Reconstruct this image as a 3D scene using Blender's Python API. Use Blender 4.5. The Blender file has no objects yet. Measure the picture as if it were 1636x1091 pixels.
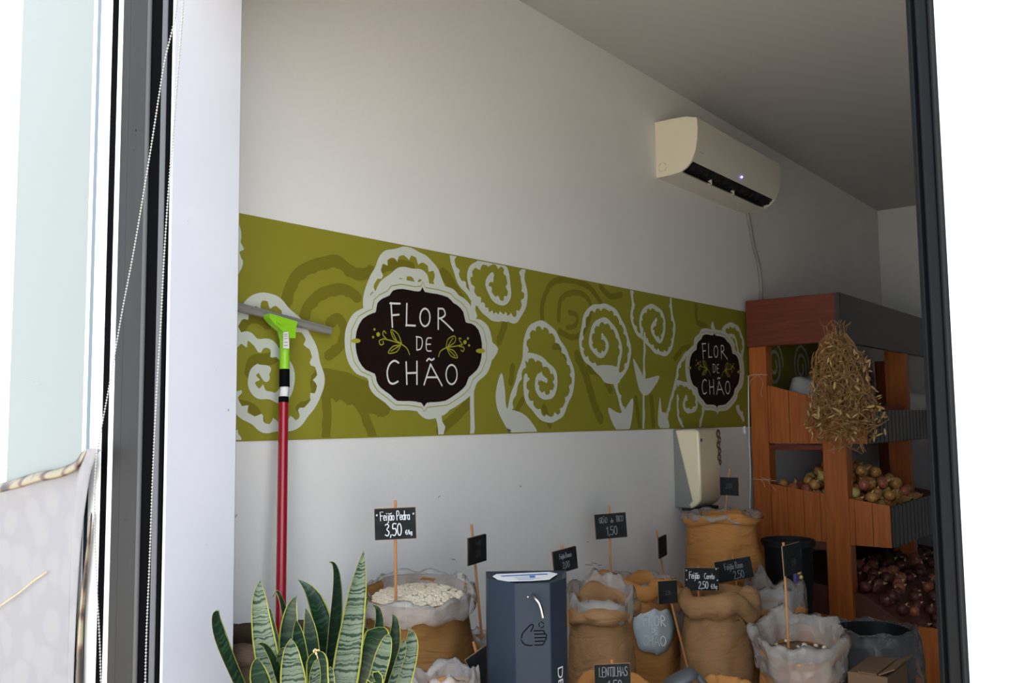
import bpy, bmesh, math, random
from mathutils import Vector, Matrix, noise
R = random.Random(7)
SC = bpy.context.scene
COL = SC.collection
# ------------------------------------------------------------------ camera
F, YAW, PITCH, ROLL = 1450.0, 0.6580, 0.0853, -0.0121
CAM = Vector((0, 0, 1.45))
FW = Vector((math.cos(YAW)*math.cos(PITCH), math.sin(YAW)*math.cos(PITCH), math.sin(PITCH)))
_rt = Vector((math.sin(YAW), -math.cos(YAW), 0)); _up = _rt.cross(FW)
RT = _rt*math.cos(ROLL) + _up*math.sin(ROLL)
UP = -_rt*math.sin(ROLL) + _up*math.cos(ROLL)
cd = bpy.data.cameras.new('camera'); cd.sensor_width = 36.0; cd.lens = 36.0*F/1636.0
cd.clip_start = 0.02; cd.clip_end = 200
co = bpy.data.objects.new('camera', cd); COL.objects.link(co)
M = Matrix.Identity(4)
for i in range(3):
    M[i][0] = RT[i]; M[i][1] = UP[i]; M[i][2] = -FW[i]; M[i][3] = CAM[i]
co.matrix_world = M
SC.camera = co
# ------------------------------------------------------------------ light
w = bpy.data.worlds.new('sky'); SC.world = w; w.use_nodes = True
bg = w.node_tree.nodes['Background']
bg.inputs['Color'].default_value = (0.80, 0.89, 1.0, 1); bg.inputs['Strength'].default_value = 1.35
sd = bpy.data.lights.new('sun', 'SUN'); sd.energy = 6.5; sd.angle = 0.009; sd.color = (1.0, 0.92, 0.80)
so = bpy.data.objects.new('sun', sd); COL.objects.link(so)
so.rotation_euler = Vector((-0.32, 0.22, -1.0)).to_track_quat('-Z', 'Y').to_euler()   # high sun behind the building
so.location = (6, -4, 12)
vs = SC.view_settings
vs.view_transform = 'Standard'; vs.look = 'None'; vs.gamma = 1.0; vs.use_curve_mapping = False
vs.exposure = 1.33

# ------------------------------------------------------------------ picture measurements -> places on real planes
def ray(px, py): return FW + RT*((px-818)/F) - UP*((py-545.5)/F)
def onx(px, py, x): d = ray(px, py); return CAM + d*((x-CAM.x)/d.x)
def ony(px, py, y): d = ray(px, py); return CAM + d*((y-CAM.y)/d.y)
def onp(px, py, P0, n): d = ray(px, py); return CAM + d*((P0-CAM).dot(n)/d.dot(n))
def dep(px, py, t): return CAM + ray(px, py)*t
FH = Vector((math.cos(YAW), math.sin(YAW), 0)); RH = Vector((math.sin(YAW), -math.cos(YAW), 0)); ZU = Vector((0, 0, 1))

# ------------------------------------------------------------------ materials
MATS = {}
def mat(name, col, rough=0.6, metal=0.0, spec=0.5, coat=0.0, alpha=1.0, noise_amt=0.0, nscale=8.0, col2=None,
        stretch=(1, 1, 1), bump=0.0, bscale=60.0, bstretch=(1, 1, 1), emit=None, estr=0.0, sheen=0.0, trans=0.0):
    if name in MATS: return MATS[name]
    m = bpy.data.materials.new(name); m.use_nodes = True; MATS[name] = m
    nt = m.node_tree; b = nt.nodes['Principled BSDF']
    b.inputs['Base Color'].default_value = (*col, 1); b.inputs['Roughness'].default_value = rough
    b.inputs['Metallic'].default_value = metal; b.inputs['Specular IOR Level'].default_value = spec
    b.inputs['Coat Weight'].default_value = coat; b.inputs['Coat Roughness'].default_value = 0.15
    b.inputs['Alpha'].default_value = alpha; b.inputs['Transmission Weight'].default_value = trans
    if emit: b.inputs['Emission Color'].default_value = (*emit, 1); b.inputs['Emission Strength'].default_value = estr
    tc = nt.nodes.new('ShaderNodeTexCoord')
    def nz(scale, st, detail=4):
        mp = nt.nodes.new('ShaderNodeMapping'); mp.inputs['Scale'].default_value = st
        n = nt.nodes.new('ShaderNodeTexNoise'); n.inputs['Scale'].default_value = scale; n.inputs['Detail'].default_value = detail
        nt.links.new(tc.outputs['Object'], mp.inputs['Vector']); nt.links.new(mp.outputs['Vector'], n.inputs['Vector'])
        return n
    if col2:
        n = nz(nscale, stretch); r = nt.nodes.new('ShaderNodeValToRGB')
        r.color_ramp.elements[0].position = 0.35; r.color_ramp.elements[1].position = 0.65
        r.color_ramp.elements[0].color = (*col, 1); r.color_ramp.elements[1].color = (*col2, 1)
        nt.links.new(n.outputs['Fac'], r.inputs['Fac']); nt.links.new(r.outputs['Color'], b.inputs['Base Color'])
    if bump:
        n = nz(bscale, bstretch); bp = nt.nodes.new('ShaderNodeBump'); bp.inputs['Strength'].default_value = bump
        bp.inputs['Distance'].default_value = 0.01
        nt.links.new(n.outputs['Fac'], bp.inputs['Height']); nt.links.new(bp.outputs['Normal'], b.inputs['Normal'])
    return m
def burlap(name, c1, c2):
    m = mat(name, c1, 0.95, spec=0.1, col2=c2, nscale=7)
    nt = m.node_tree; b = nt.nodes['Principled BSDF']
    tc = nt.nodes.new('ShaderNodeTexCoord'); hs = []
    for ax in ('Z', 'DIAGONAL'):
        wv = nt.nodes.new('ShaderNodeTexWave'); wv.bands_direction = ax
        wv.inputs['Scale'].default_value = 130 if ax == 'Z' else 75; wv.inputs['Distortion'].default_value = 1.5
        nt.links.new(tc.outputs['Object'], wv.inputs['Vector']); hs.append(wv)
    ad = nt.nodes.new('ShaderNodeMath'); ad.operation = 'ADD'
    nt.links.new(hs[0].outputs['Fac'], ad.inputs[0]); nt.links.new(hs[1].outputs['Fac'], ad.inputs[1])
    mp = nt.nodes.new('ShaderNodeMapping'); mp.inputs['Scale'].default_value = (1, 1, 2.6); nt.links.new(tc.outputs['Object'], mp.inputs['Vector'])
    wr = nt.nodes.new('ShaderNodeTexNoise'); wr.inputs['Scale'].default_value = 7; wr.inputs['Detail'].default_value = 3; wr.inputs['Distortion'].default_value = 0.8
    nt.links.new(mp.outputs['Vector'], wr.inputs['Vector'])
    b0 = nt.nodes.new('ShaderNodeBump'); b0.inputs['Strength'].default_value = 0.6; b0.inputs['Distance'].default_value = 0.035; nt.links.new(wr.outputs['Fac'], b0.inputs['Height'])
    bp = nt.nodes.new('ShaderNodeBump'); bp.inputs['Strength'].default_value = 0.3; bp.inputs['Distance'].default_value = 0.004
    nt.links.new(b0.outputs['Normal'], bp.inputs['Normal'])
    nt.links.new(ad.outputs[0], bp.inputs['Height']); nt.links.new(bp.outputs['Normal'], b.inputs['Normal'])
    return m
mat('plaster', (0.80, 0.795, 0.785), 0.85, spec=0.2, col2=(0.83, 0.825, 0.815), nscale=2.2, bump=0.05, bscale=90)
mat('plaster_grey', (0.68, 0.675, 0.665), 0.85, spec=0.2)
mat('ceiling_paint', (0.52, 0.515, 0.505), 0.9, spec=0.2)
mat('facade', (0.82, 0.82, 0.81), 0.8, spec=0.2, bump=0.08, bscale=70)
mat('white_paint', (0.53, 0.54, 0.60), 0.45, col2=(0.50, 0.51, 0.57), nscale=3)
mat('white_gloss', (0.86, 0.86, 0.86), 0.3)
mat('tile', (0.36, 0.36, 0.37), 0.45, col2=(0.40, 0.40, 0.41), nscale=4)
mat('tile_grout', (0.2, 0.2, 0.2), 0.9)
mat('paving', (0.55, 0.49, 0.41), 0.9, col2=(0.62, 0.56, 0.47), nscale=3, bump=0.2, bscale=40)
mat('paving_joint', (0.25, 0.22, 0.18), 0.95)
mat('grey_metal', (0.018, 0.018, 0.019), 0.6, metal=0.0, spec=0.12, col2=(0.021, 0.021, 0.022), nscale=6, stretch=(4, 4, 0.4))
mat('grey_metal_light', (0.055, 0.056, 0.058), 0.55, spec=0.15)
mat('lavender_metal', (0.075, 0.076, 0.085), 0.55, spec=0.15)
mat('black_rubber', (0.0012, 0.0012, 0.0018), 0.8, spec=0.015)
mat('black_profile', (0.003, 0.0035, 0.0045), 0.4, spec=0.10)
mat('pale_pane', (0.165, 0.185, 0.178), 0.3, spec=0.3, col2=(0.17, 0.188, 0.181), nscale=1.2)
mat('glass_edge', (0.02, 0.05, 0.07), 0.1, spec=0.8)
mat('chain_plastic', (0.34, 0.335, 0.325), 0.35)
mat('cream_plastic', (0.78, 0.72, 0.58), 0.35)
mat('ac_plastic', (0.72, 0.68, 0.59), 0.35)
mat('cream_cover', (0.80, 0.71, 0.50), 0.22, coat=0.3)
mat('grey_plastic', (0.22, 0.22, 0.21), 0.5)
mat('dark_void', (0.012, 0.012, 0.013), 0.6)
mat('dark_plastic', (0.010, 0.011, 0.012), 0.55, spec=0.15)
mat('led', (0.1, 0.1, 0.6), 0.4, emit=(0.25, 0.2, 1.0), estr=6)
mat('faint_mark', (0.30, 0.28, 0.25), 0.5)
mat('ban_base', (0.26, 0.245, 0.024), 0.55, spec=0.2, col2=(0.275, 0.26, 0.028), nscale=1.6)
mat('ban_dark', (0.18, 0.162, 0.014), 0.55, spec=0.2)
mat('ban_white', (0.62, 0.65, 0.58), 0.5, spec=0.35)
mat('ban_badge', (0.010, 0.006, 0.005), 0.6, spec=0.1, col2=(0.016, 0.007, 0.005), nscale=9)
mat('ban_sprig', (0.38, 0.37, 0.035), 0.5, spec=0.35)
mat('ban_letter', (0.80, 0.80, 0.78), 0.5, spec=0.35)
mat('sq_green', (0.28, 0.62, 0.02), 0.35)
mat('sq_red', (0.30, 0.004, 0.016), 0.28, coat=0.4)
mat('sq_steel', (0.33, 0.31, 0.29), 0.4, metal=0.3)
mat('label_white', (0.78, 0.78, 0.78), 0.5)
mat('ink_black', (0.003, 0.003, 0.004), 0.7, spec=0.05)
mat('ink_blue', (0.05, 0.15, 0.50), 0.45)
mat('slate', (0.008, 0.009, 0.010), 0.6, spec=0.15, col2=(0.016, 0.017, 0.018), nscale=30)
mat('slate_edge', (0.34, 0.20, 0.10), 0.7)
mat('chalk', (0.72, 0.74, 0.78), 0.9)
mat('chalk_dim', (0.22, 0.23, 0.25), 0.9)
mat('chalk_faint', (0.06, 0.065, 0.075), 0.9)
mat('stick_wood', (0.42, 0.17, 0.055), 0.65, col2=(0.50, 0.23, 0.08), nscale=30, stretch=(1, 1, 0.1))
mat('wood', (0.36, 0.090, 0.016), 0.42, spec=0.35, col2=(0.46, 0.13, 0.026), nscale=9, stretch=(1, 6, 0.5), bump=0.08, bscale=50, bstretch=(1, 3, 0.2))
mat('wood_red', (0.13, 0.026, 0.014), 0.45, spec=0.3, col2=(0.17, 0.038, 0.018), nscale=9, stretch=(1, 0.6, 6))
mat('wood_front_shaded', (0.030, 0.026, 0.026), 0.35, spec=0.35, col2=(0.042, 0.036, 0.035), nscale=9, stretch=(0.5, 1, 6))  # shelf fronts turned from the doorway: their shade put into a darker wood colour
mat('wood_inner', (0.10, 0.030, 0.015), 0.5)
burlap('burlap', (0.46, 0.20, 0.056), (0.54, 0.25, 0.08))
burlap('burlap_ochre', (0.19, 0.090, 0.028), (0.25, 0.125, 0.042))  # large bean sack: its shading painted in as a darker burlap
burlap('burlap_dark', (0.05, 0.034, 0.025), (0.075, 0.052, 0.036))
burlap('burlap_brown', (0.30, 0.16, 0.072), (0.37, 0.205, 0.095))
mat('bean', (0.62, 0.52, 0.38), 0.45, col2=(0.72, 0.63, 0.50), nscale=60)
mat('grain_heap', (0.40, 0.32, 0.22), 0.8)
mat('bean_dark', (0.13, 0.07, 0.04), 0.5)
mat('lentil', (0.22, 0.13, 0.07), 0.7)
mat('cloth_label', (0.50, 0.58, 0.62), 0.9, col2=(0.56, 0.64, 0.68), nscale=12)
mat('cloth_print', (0.68, 0.73, 0.75), 0.9)
mat('slate_blue', (0.017, 0.026, 0.040), 0.45, spec=0.2, col2=(0.019, 0.029, 0.044), nscale=5)
mat('chrome', (0.42, 0.41, 0.40), 0.28, metal=1.0)
mat('scoop', (0.075, 0.085, 0.095), 0.4)
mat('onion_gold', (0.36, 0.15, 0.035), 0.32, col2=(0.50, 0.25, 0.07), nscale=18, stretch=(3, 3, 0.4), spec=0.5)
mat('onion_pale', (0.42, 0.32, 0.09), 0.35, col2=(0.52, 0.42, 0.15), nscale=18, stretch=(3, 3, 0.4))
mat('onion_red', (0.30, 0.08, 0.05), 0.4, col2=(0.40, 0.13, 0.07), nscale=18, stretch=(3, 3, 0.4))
mat('onion_red_shaded', (0.07, 0.016, 0.014), 0.5, col2=(0.12, 0.03, 0.02), nscale=18, stretch=(3, 3, 0.4))  # dark red skins, darkened further with the shade of the lowest bin
mat('onion_skin', (0.55, 0.40, 0.20), 0.7)
mat('straw', (0.26, 0.13, 0.05), 0.85, spec=0.1, col2=(0.50, 0.30, 0.13), nscale=45)
mat('pod', (0.52, 0.33, 0.13), 0.75, col2=(0.66, 0.46, 0.21), nscale=30)
mat('twine', (0.60, 0.42, 0.25), 0.9)
mat('pot_clay', (0.10, 0.10, 0.105), 0.6)
mat('soil', (0.04, 0.028, 0.02), 0.95)
mat('paper_back', (0.42, 0.42, 0.45), 0.6)
mat('bag_white', (0.50, 0.50, 0.50), 0.5)
mat('tray_red', (0.45, 0.06, 0.03), 0.5)
mat('carton', (0.13, 0.072, 0.034), 0.9)
mat('print_yellow', (0.65, 0.50, 0.05), 0.5)
mat('print_rose', (0.45, 0.12, 0.12), 0.5)
mat('print_violet', (0.08, 0.06, 0.22), 0.5)
mat('smudge', (0.42, 0.41, 0.40), 0.9)
def plastic_film(name, haze, tint):
    """thin clear polythene: see-through, with a little milkiness and sharp glints on its creases"""
    m = bpy.data.materials.new(name); m.use_nodes = True; MATS[name] = m
    nt = m.node_tree; nt.nodes.remove(nt.nodes['Principled BSDF']); out = nt.nodes['Material Output']; N = nt.nodes.new; K = nt.links.new
    tc = N('ShaderNodeTexCoord'); nz = N('ShaderNodeTexNoise'); nz.inputs['Scale'].default_value = 7; nz.inputs['Detail'].default_value = 3; K(tc.outputs['Object'], nz.inputs['Vector'])
    mv = N('ShaderNodeMix'); mv.data_type = 'VECTOR'; mv.inputs['Factor'].default_value = 0.12; K(tc.outputs['Object'], mv.inputs['A']); K(nz.outputs['Color'], mv.inputs['B'])
    vo = N('ShaderNodeTexVoronoi'); vo.feature = 'F1'; vo.inputs['Scale'].default_value = 19; K(mv.outputs['Result'], vo.inputs['Vector'])
    bp = N('ShaderNodeBump'); bp.inputs['Strength'].default_value = 0.9; bp.inputs['Distance'].default_value = 0.018; K(vo.outputs['Distance'], bp.inputs['Height'])
    tr = N('ShaderNodeBsdfTransparent'); tr.inputs['Color'].default_value = (0.93, 0.92, 0.91, 1)
    df = N('ShaderNodeBsdfDiffuse'); df.inputs['Color'].default_value = (*tint, 1); K(bp.outputs['Normal'], df.inputs['Normal'])
    gl = N('ShaderNodeBsdfGlossy'); gl.inputs['Roughness'].default_value = 0.13; gl.inputs['Color'].default_value = (0.95, 0.95, 0.95, 1); K(bp.outputs['Normal'], gl.inputs['Normal'])
    fr = N('ShaderNodeLayerWeight'); fr.inputs['Blend'].default_value = 0.22; K(bp.outputs['Normal'], fr.inputs['Normal'])
    hz = N('ShaderNodeMapRange'); hz.inputs['To Min'].default_value = haze*0.5; hz.inputs['To Max'].default_value = haze*1.5; K(nz.outputs['Fac'], hz.inputs['Value'])
    m1 = N('ShaderNodeMixShader'); K(hz.outputs[0], m1.inputs[0]); K(tr.outputs[0], m1.inputs[1]); K(df.outputs[0], m1.inputs[2])
    m2 = N('ShaderNodeMixShader'); K(fr.outputs[0], m2.inputs[0]); K(m1.outputs[0], m2.inputs[1]); K(gl.outputs[0], m2.inputs[2])
    K(m2.outputs[0], out.inputs['Surface'])
plastic_film('film', 0.42, (0.50, 0.47, 0.44))
plastic_film('film_dark', 0.22, (0.30, 0.30, 0.31))
plastic_film('film_clear', 0.34, (0.58, 0.56, 0.54))

def leaf_material(name, pale, dark, thr, margin):
    m = bpy.data.materials.new(name); m.use_nodes = True; MATS[name] = m
    nt = m.node_tree; b = nt.nodes['Principled BSDF']; b.inputs['Roughness'].default_value = 0.38
    uv = nt.nodes.new('ShaderNodeUVMap'); uv.uv_map = 'UVMap'
    sp = nt.nodes.new('ShaderNodeSeparateXYZ'); nt.links.new(uv.outputs['UV'], sp.inputs[0])
    def math_(op, a, bb):
        n = nt.nodes.new('ShaderNodeMath'); n.operation = op
        for k, v in enumerate((a, bb)):
            if isinstance(v, (int, float)): n.inputs[k].default_value = v
            else: nt.links.new(v, n.inputs[k])
        return n.outputs[0]
    au = math_('ABSOLUTE', math_('SUBTRACT', sp.outputs['X'], 0.5), 0)
    tc = nt.nodes.new('ShaderNodeTexCoord')
    n1 = nt.nodes.new('ShaderNodeTexNoise'); n1.inputs['Scale'].default_value = 60; n1.inputs['Detail'].default_value = 3
    nt.links.new(tc.outputs['Object'], n1.inputs['Vector'])
    # crosswise zigzag bands along the blade
    v2 = math_('ADD', math_('MULTIPLY', sp.outputs['Y'], 150.0), math_('MULTIPLY', n1.outputs['Fac'], 2.6))
    v2 = math_('ADD', v2, math_('MULTIPLY', au, -1.2))
    n2 = nt.nodes.new('ShaderNodeTexNoise'); n2.noise_dimensions = '1D'; n2.inputs['Scale'].default_value = 1.0; n2.inputs['Detail'].default_value = 3
    nt.links.new(v2, n2.inputs['W'])
    r = nt.nodes.new('ShaderNodeValToRGB'); nt.links.new(n2.outputs['Fac'], r.inputs['Fac'])
    r.color_ramp.elements[0].position = thr; r.color_ramp.elements[1].position = thr+0.07
    r.color_ramp.elements[0].color = (*dark, 1); r.color_ramp.elements[1].color = (*pale, 1)
    e = r.color_ramp.elements.new(min(0.95, thr+0.2)); e.color = (pale[0]*1.2, pale[1]*1.12, pale[2]*1.2, 1)
    mx = nt.nodes.new('ShaderNodeMix'); mx.data_type = 'RGBA'
    mg = nt.nodes.new('ShaderNodeMath'); mg.operation = 'GREATER_THAN'; mg.inputs[1].default_value = margin
    nt.links.new(math_('ADD', au, math_('MULTIPLY', n1.outputs['Fac'], 0.05)), mg.inputs[0])
    nt.links.new(mg.outputs[0], mx.inputs['Factor']); nt.links.new(r.outputs['Color'], mx.inputs['A'])
    mx.inputs['B'].default_value = (0.46, 0.47, 0.09, 1)
    nt.links.new(mx.outputs['Result'], b.inputs['Base Color'])
    return m
leaf_material('leaf_pale', (0.118, 0.160, 0.110), (0.012, 0.035, 0.022), 0.43, 0.462)
leaf_material('leaf_dark', (0.020, 0.055, 0.022), (0.006, 0.022, 0.012), 0.50, 0.458)

def paper_material():
    m = bpy.data.materials.new('printed_paper'); m.use_nodes = True; MATS['paper'] = m
    nt = m.node_tree; b = nt.nodes['Principled BSDF']; b.inputs['Roughness'].default_value = 0.65
    tc = nt.nodes.new('ShaderNodeTexCoord')
    v = nt.nodes.new('ShaderNodeTexVoronoi'); v.inputs['Scale'].default_value = 13; v.feature = 'F1'
    n = nt.nodes.new('ShaderNodeTexNoise'); n.inputs['Scale'].default_value = 9
    nt.links.new(tc.outputs['Object'], n.inputs['Vector'])
    mv = nt.nodes.new('ShaderNodeMix'); mv.data_type = 'VECTOR'; mv.inputs['Factor'].default_value = 0.06
    nt.links.new(tc.outputs['Object'], mv.inputs['A']); nt.links.new(n.outputs['Color'], mv.inputs['B'])
    nt.links.new(mv.outputs['Result'], v.inputs['Vector'])
    r = nt.nodes.new('ShaderNodeValToRGB'); nt.links.new(v.outputs['Distance'], r.inputs['Fac'])
    r.color_ramp.elements[0].color = (0.194, 0.192, 0.204, 1); r.color_ramp.elements[1].color = (0.176, 0.174, 0.192, 1)
    r.color_ramp.elements[0].position = 0.42; r.color_ramp.elements[1].position = 0.60
    nt.links.new(r.outputs['Color'], b.inputs['Base Color'])
    m2 = bpy.data.materials.new('pebble_print'); m2.use_nodes = True; MATS['pebble_print'] = m2
    nt = m2.node_tree; b = nt.nodes['Principled BSDF']; b.inputs['Roughness'].default_value = 0.5
    tc = nt.nodes.new('ShaderNodeTexCoord'); v = nt.nodes.new('ShaderNodeTexVoronoi'); v.inputs['Scale'].default_value = 15
    nt.links.new(tc.outputs['Object'], v.inputs['Vector'])
    r = nt.nodes.new('ShaderNodeValToRGB'); nt.links.new(v.outputs['Distance'], r.inputs['Fac'])
    e = r.color_ramp.elements; e[0].color = (0.22, 0.19, 0.12, 1); e[1].color = (0.012, 0.006, 0.005, 1); e[0].position = 0.40; e[1].position = 0.66
    x = e.new(0.56); x.color = (0.09, 0.035, 0.018, 1)
    nt.links.new(r.outputs['Color'], b.inputs['Base Color'])
paper_material()

# ------------------------------------------------------------------ mesh building
class MB:
    def __init__(self): self.v = []; self.f = []; self.uv = {}; self.mi = []; self.cur = 0
    def add(self, vs, fs, uvs=None):
        b = len(self.v); self.v += [tuple(p) for p in vs]
        for k, f in enumerate(fs):
            self.f.append([b+i for i in f]); self.mi.append(self.cur)
            if uvs: self.uv[len(self.f)-1] = uvs[k]
        return self
    def box(self, a, b, ch=0.0):
        a = Vector(a); b = Vector(b)
        lo = Vector(map(min, a, b)); hi = Vector(map(max, a, b))
        c = (lo+hi)/2; return self.obox(c, (hi-lo)/2, Vector((1, 0, 0)), Vector((0, 1, 0)), ch)
    def obox(self, c, h, X, Y, ch=0.0):
        """oriented box, optional chamfer on the edges along its longest axes (all edges)"""
        c = Vector(c); X = Vector(X).normalized(); Y = Vector(Y).normalized(); Z = X.cross(Y)
        bm = bmesh.new(); bmesh.ops.create_cube(bm, size=2.0)
        for v in bm.verts: v.co = Vector((v.co.x*h[0], v.co.y*h[1], v.co.z*h[2]))
        if ch > 0: bmesh.ops.bevel(bm, geom=bm.edges[:], offset=min(ch, min(h)*0.9), segments=1, affect='EDGES', profile=0.5)
        bm.verts.index_update()
        vs = [c + X*v.co.x + Y*v.co.y + Z*v.co.z for v in bm.verts]
        fs = [[v.index for v in f.verts] for f in bm.faces]; bm.free()
        return self.add(vs, fs)
    def prism(self, poly, d, close=True):
        """poly: list of 3D points (planar), extruded by vector d"""
        n = len(poly); d = Vector(d); P = [Vector(p) for p in poly]
        vs = P + [p+d for p in P]
        fs = [[i, (i+1) % n, n+(i+1) % n, n+i] for i in range(n)]
        fs += [list(range(n))[::-1], list(range(n, 2*n))]
        return self.add(vs, fs)
    def tube(self, path, rad, seg=8, cap=True):
        P = [Vector(p) for p in path]; n = len(P)
        rr = rad if isinstance(rad, (list, tuple)) else [rad]*n
        T = [(P[min(i+1, n-1)]-P[max(i-1, 0)]).normalized() for i in range(n)]
        u = T[0].orthogonal().normalized(); vs = []
        for i in range(n):
            u = (u - T[i]*u.dot(T[i])).normalized(); w_ = T[i].cross(u)
            for k in range(seg):
                a = 2*math.pi*k/seg; vs.append(P[i] + (u*math.cos(a)+w_*math.sin(a))*rr[i])
        fs = [[i*seg+k, i*seg+(k+1) % seg, (i+1)*seg+(k+1) % seg, (i+1)*seg+k] for i in range(n-1) for k in range(seg)]
        if cap: fs += [list(range(seg))[::-1], [(n-1)*seg+k for k in range(seg)]]
        return self.add(vs, fs)
    def lathe(self, c, prof, seg=24, fn=None, cap=(True, True)):
        """prof: (radius, z); fn(theta, r, z) -> (r, z)"""
        c = Vector(c); vs = []; n = len(prof)
        for (r, z) in prof:
            for k in range(seg):
                a = 2*math.pi*k/seg; r2, z2 = fn(a, r, z) if fn else (r, z)
                vs.append(c + Vector((r2*math.cos(a), r2*math.sin(a), z2)))
        fs = [[i*seg+k, i*seg+(k+1) % seg, (i+1)*seg+(k+1) % seg, (i+1)*seg+k] for i in range(n-1) for k in range(seg)]
        if cap[0]: fs.append(list(range(seg))[::-1])
        if cap[1]: fs.append([(n-1)*seg+k for k in range(seg)])
        return self.add(vs, fs)
    def ball(self, c, r, X=None, nu=8, nv=5, sc=(1, 1, 1)):
        c = Vector(c); q = X or Matrix.Identity(3); vs = [c + q @ Vector((0, 0, -r*sc[2]))]
        for i in range(1, nv):
            ph = -math.pi/2 + math.pi*i/nv
            for k in range(nu):
                a = 2*math.pi*k/nu
                vs.append(c + q @ Vector((r*sc[0]*math.cos(ph)*math.cos(a), r*sc[1]*math.cos(ph)*math.sin(a), r*sc[2]*math.sin(ph))))
        vs.append(c + q @ Vector((0, 0, r*sc[2]))); L = len(vs)-1
        fs = [[0, 1+(k+1) % nu, 1+k] for k in range(nu)]
        for i in range(nv-2):
            fs += [[1+i*nu+k, 1+i*nu+(k+1) % nu, 1+(i+1)*nu+(k+1) % nu, 1+(i+1)*nu+k] for k in range(nu)]
        fs += [[1+(nv-2)*nu+k, 1+(nv-2)*nu+(k+1) % nu, L] for k in range(nu)]
        return self.add(vs, fs)
    def build(self, name, m, parent=None, smooth=False, auto=None, origin=None):
        me = bpy.data.meshes.new(name)
        if parent is not None: o0 = wloc(parent)
        else: o0 = Vector(origin) if origin is not None else Vector((0, 0, 0))
        me.from_pydata([Vector(v)-o0 for v in self.v], [], self.f)
        ms = m if isinstance(m, (list, tuple)) else [m]
        for x in ms: me.materials.append(MATS[x])
        for p, i in zip(me.polygons, self.mi): p.material_index = min(i, len(ms)-1)
        if self.uv:
            ul = me.uv_layers.new(name='UVMap')
            for p in me.polygons:
                if p.index in self.uv:
                    for li, uvv in zip(p.loop_indices, self.uv[p.index]): ul.data[li].uv = uvv
        bm = bmesh.new(); bm.from_mesh(me); bmesh.ops.recalc_face_normals(bm, faces=bm.faces[:]) if not self.uv else None
        bm.to_mesh(me); bm.free()
        if smooth:
            for p in me.polygons: p.use_smooth = True
            if auto: me.set_sharp_from_angle(angle=math.radians(auto))
        o = bpy.data.objects.new(name, me); COL.objects.link(o)
        if parent is not None: o.parent = parent
        else: o.location = o0
        return o
LOC = {}
def wloc(o):
    p = Vector((0, 0, 0))
    while o is not None: p += o.location; o = o.parent
    return p
def tag(o, label=None, cat=None, group=None, kind=None):
    if label: o['label'] = label
    if cat: o['category'] = cat
    if group: o['group'] = group
    if kind: o['kind'] = kind
    return o
def thing(name, loc, label, cat, group=None):
    o = bpy.data.objects.new(name, None); o.empty_display_size = 0.05; COL.objects.link(o); o.location = loc
    return tag(o, label, cat, group)
def dup(root):
    c = root.copy(); COL.objects.link(c)
    for ch in root.children:
        d = ch.copy(); COL.objects.link(d); d.parent = c
        for g in ch.children:
            e = g.copy(); COL.objects.link(e); e.parent = d
    return c
def struct(name, mb, m, **k): return tag(mb.build(name, m, **k), kind='structure')

def smooth_path(pts, n=6, closed=False):
    P = [Vector(p) for p in pts]; out = []; L = len(P)
    for i in range(L if closed else L-1):
        if closed: a, b, c, d = P[i-1], P[i], P[(i+1) % L], P[(i+2) % L]
        else: a, b, c, d = P[max(i-1, 0)], P[i], P[i+1], P[min(i+2, L-1)]
        for k in range(n):
            t = k/n
            out.append(0.5*((2*b)+(c-a)*t+(2*a-5*b+4*c-d)*t*t+(3*b-a-3*c+d)*t**3))
    if not closed: out.append(P[-1])
    return out
RIB = [0.0]
def ribbon(mb, path, width, n, closed=False, wob=0.0, wl=0.03, phase=0.0):
    """flat stroke lying in a plane with normal n; rounded ends"""
    P = [Vector(p) for p in path]; L = len(P); n = Vector(n).normalized(); vs = []; s = 0; h = width/2; RIB[0] = (RIB[0]+2.3e-5) % 2.4e-4; cen = sum(P, Vector())/L
    for i in range(L):
        if closed: t = P[(i+1) % L]-P[i-1]
        else: t = P[min(i+1, L-1)]-P[max(i-1, 0)]
        if t.length < 1e-9: t = Vector((1, 0, 0))
        t.normalize(); sd_ = n.cross(t)
        if i: s += (P[i]-P[i-1]).length
        a = h*(1+0.25*wob*math.sin(s/wl*4+phase)); b = h*(1+wob*(1.7*max(0, math.sin(s/wl*2*math.pi+phase))**1.5-.15))
        if (cen-P[i]).dot(sd_) > 0: a, b = b, a
        z_ = n*(i*1.2e-6+RIB[0]); vs += [P[i]+sd_*a+z_, P[i]-sd_*b+z_]
    fs = [[2*i, 2*i+1, 2*((i+1) % L)+1, 2*((i+1) % L)] for i in range(L if closed else L-1)]
    mb.add(vs, fs)
    if not closed:
        for P0, t in ((P[0], (P[0]-P[1]).normalized()), (P[-1], (P[-1]-P[-2]).normalized())):
            sd_ = n.cross(t); m_ = [P0 - n*1e-5 + n*RIB[0] + (sd_*math.cos(a)+t*math.sin(a))*h for a in [math.pi*k/6 for k in range(7)]]
            mb.add(m_, [list(range(7))])
def fillpoly(mb, pts): mb.add(pts, [list(range(len(pts)))])
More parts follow.
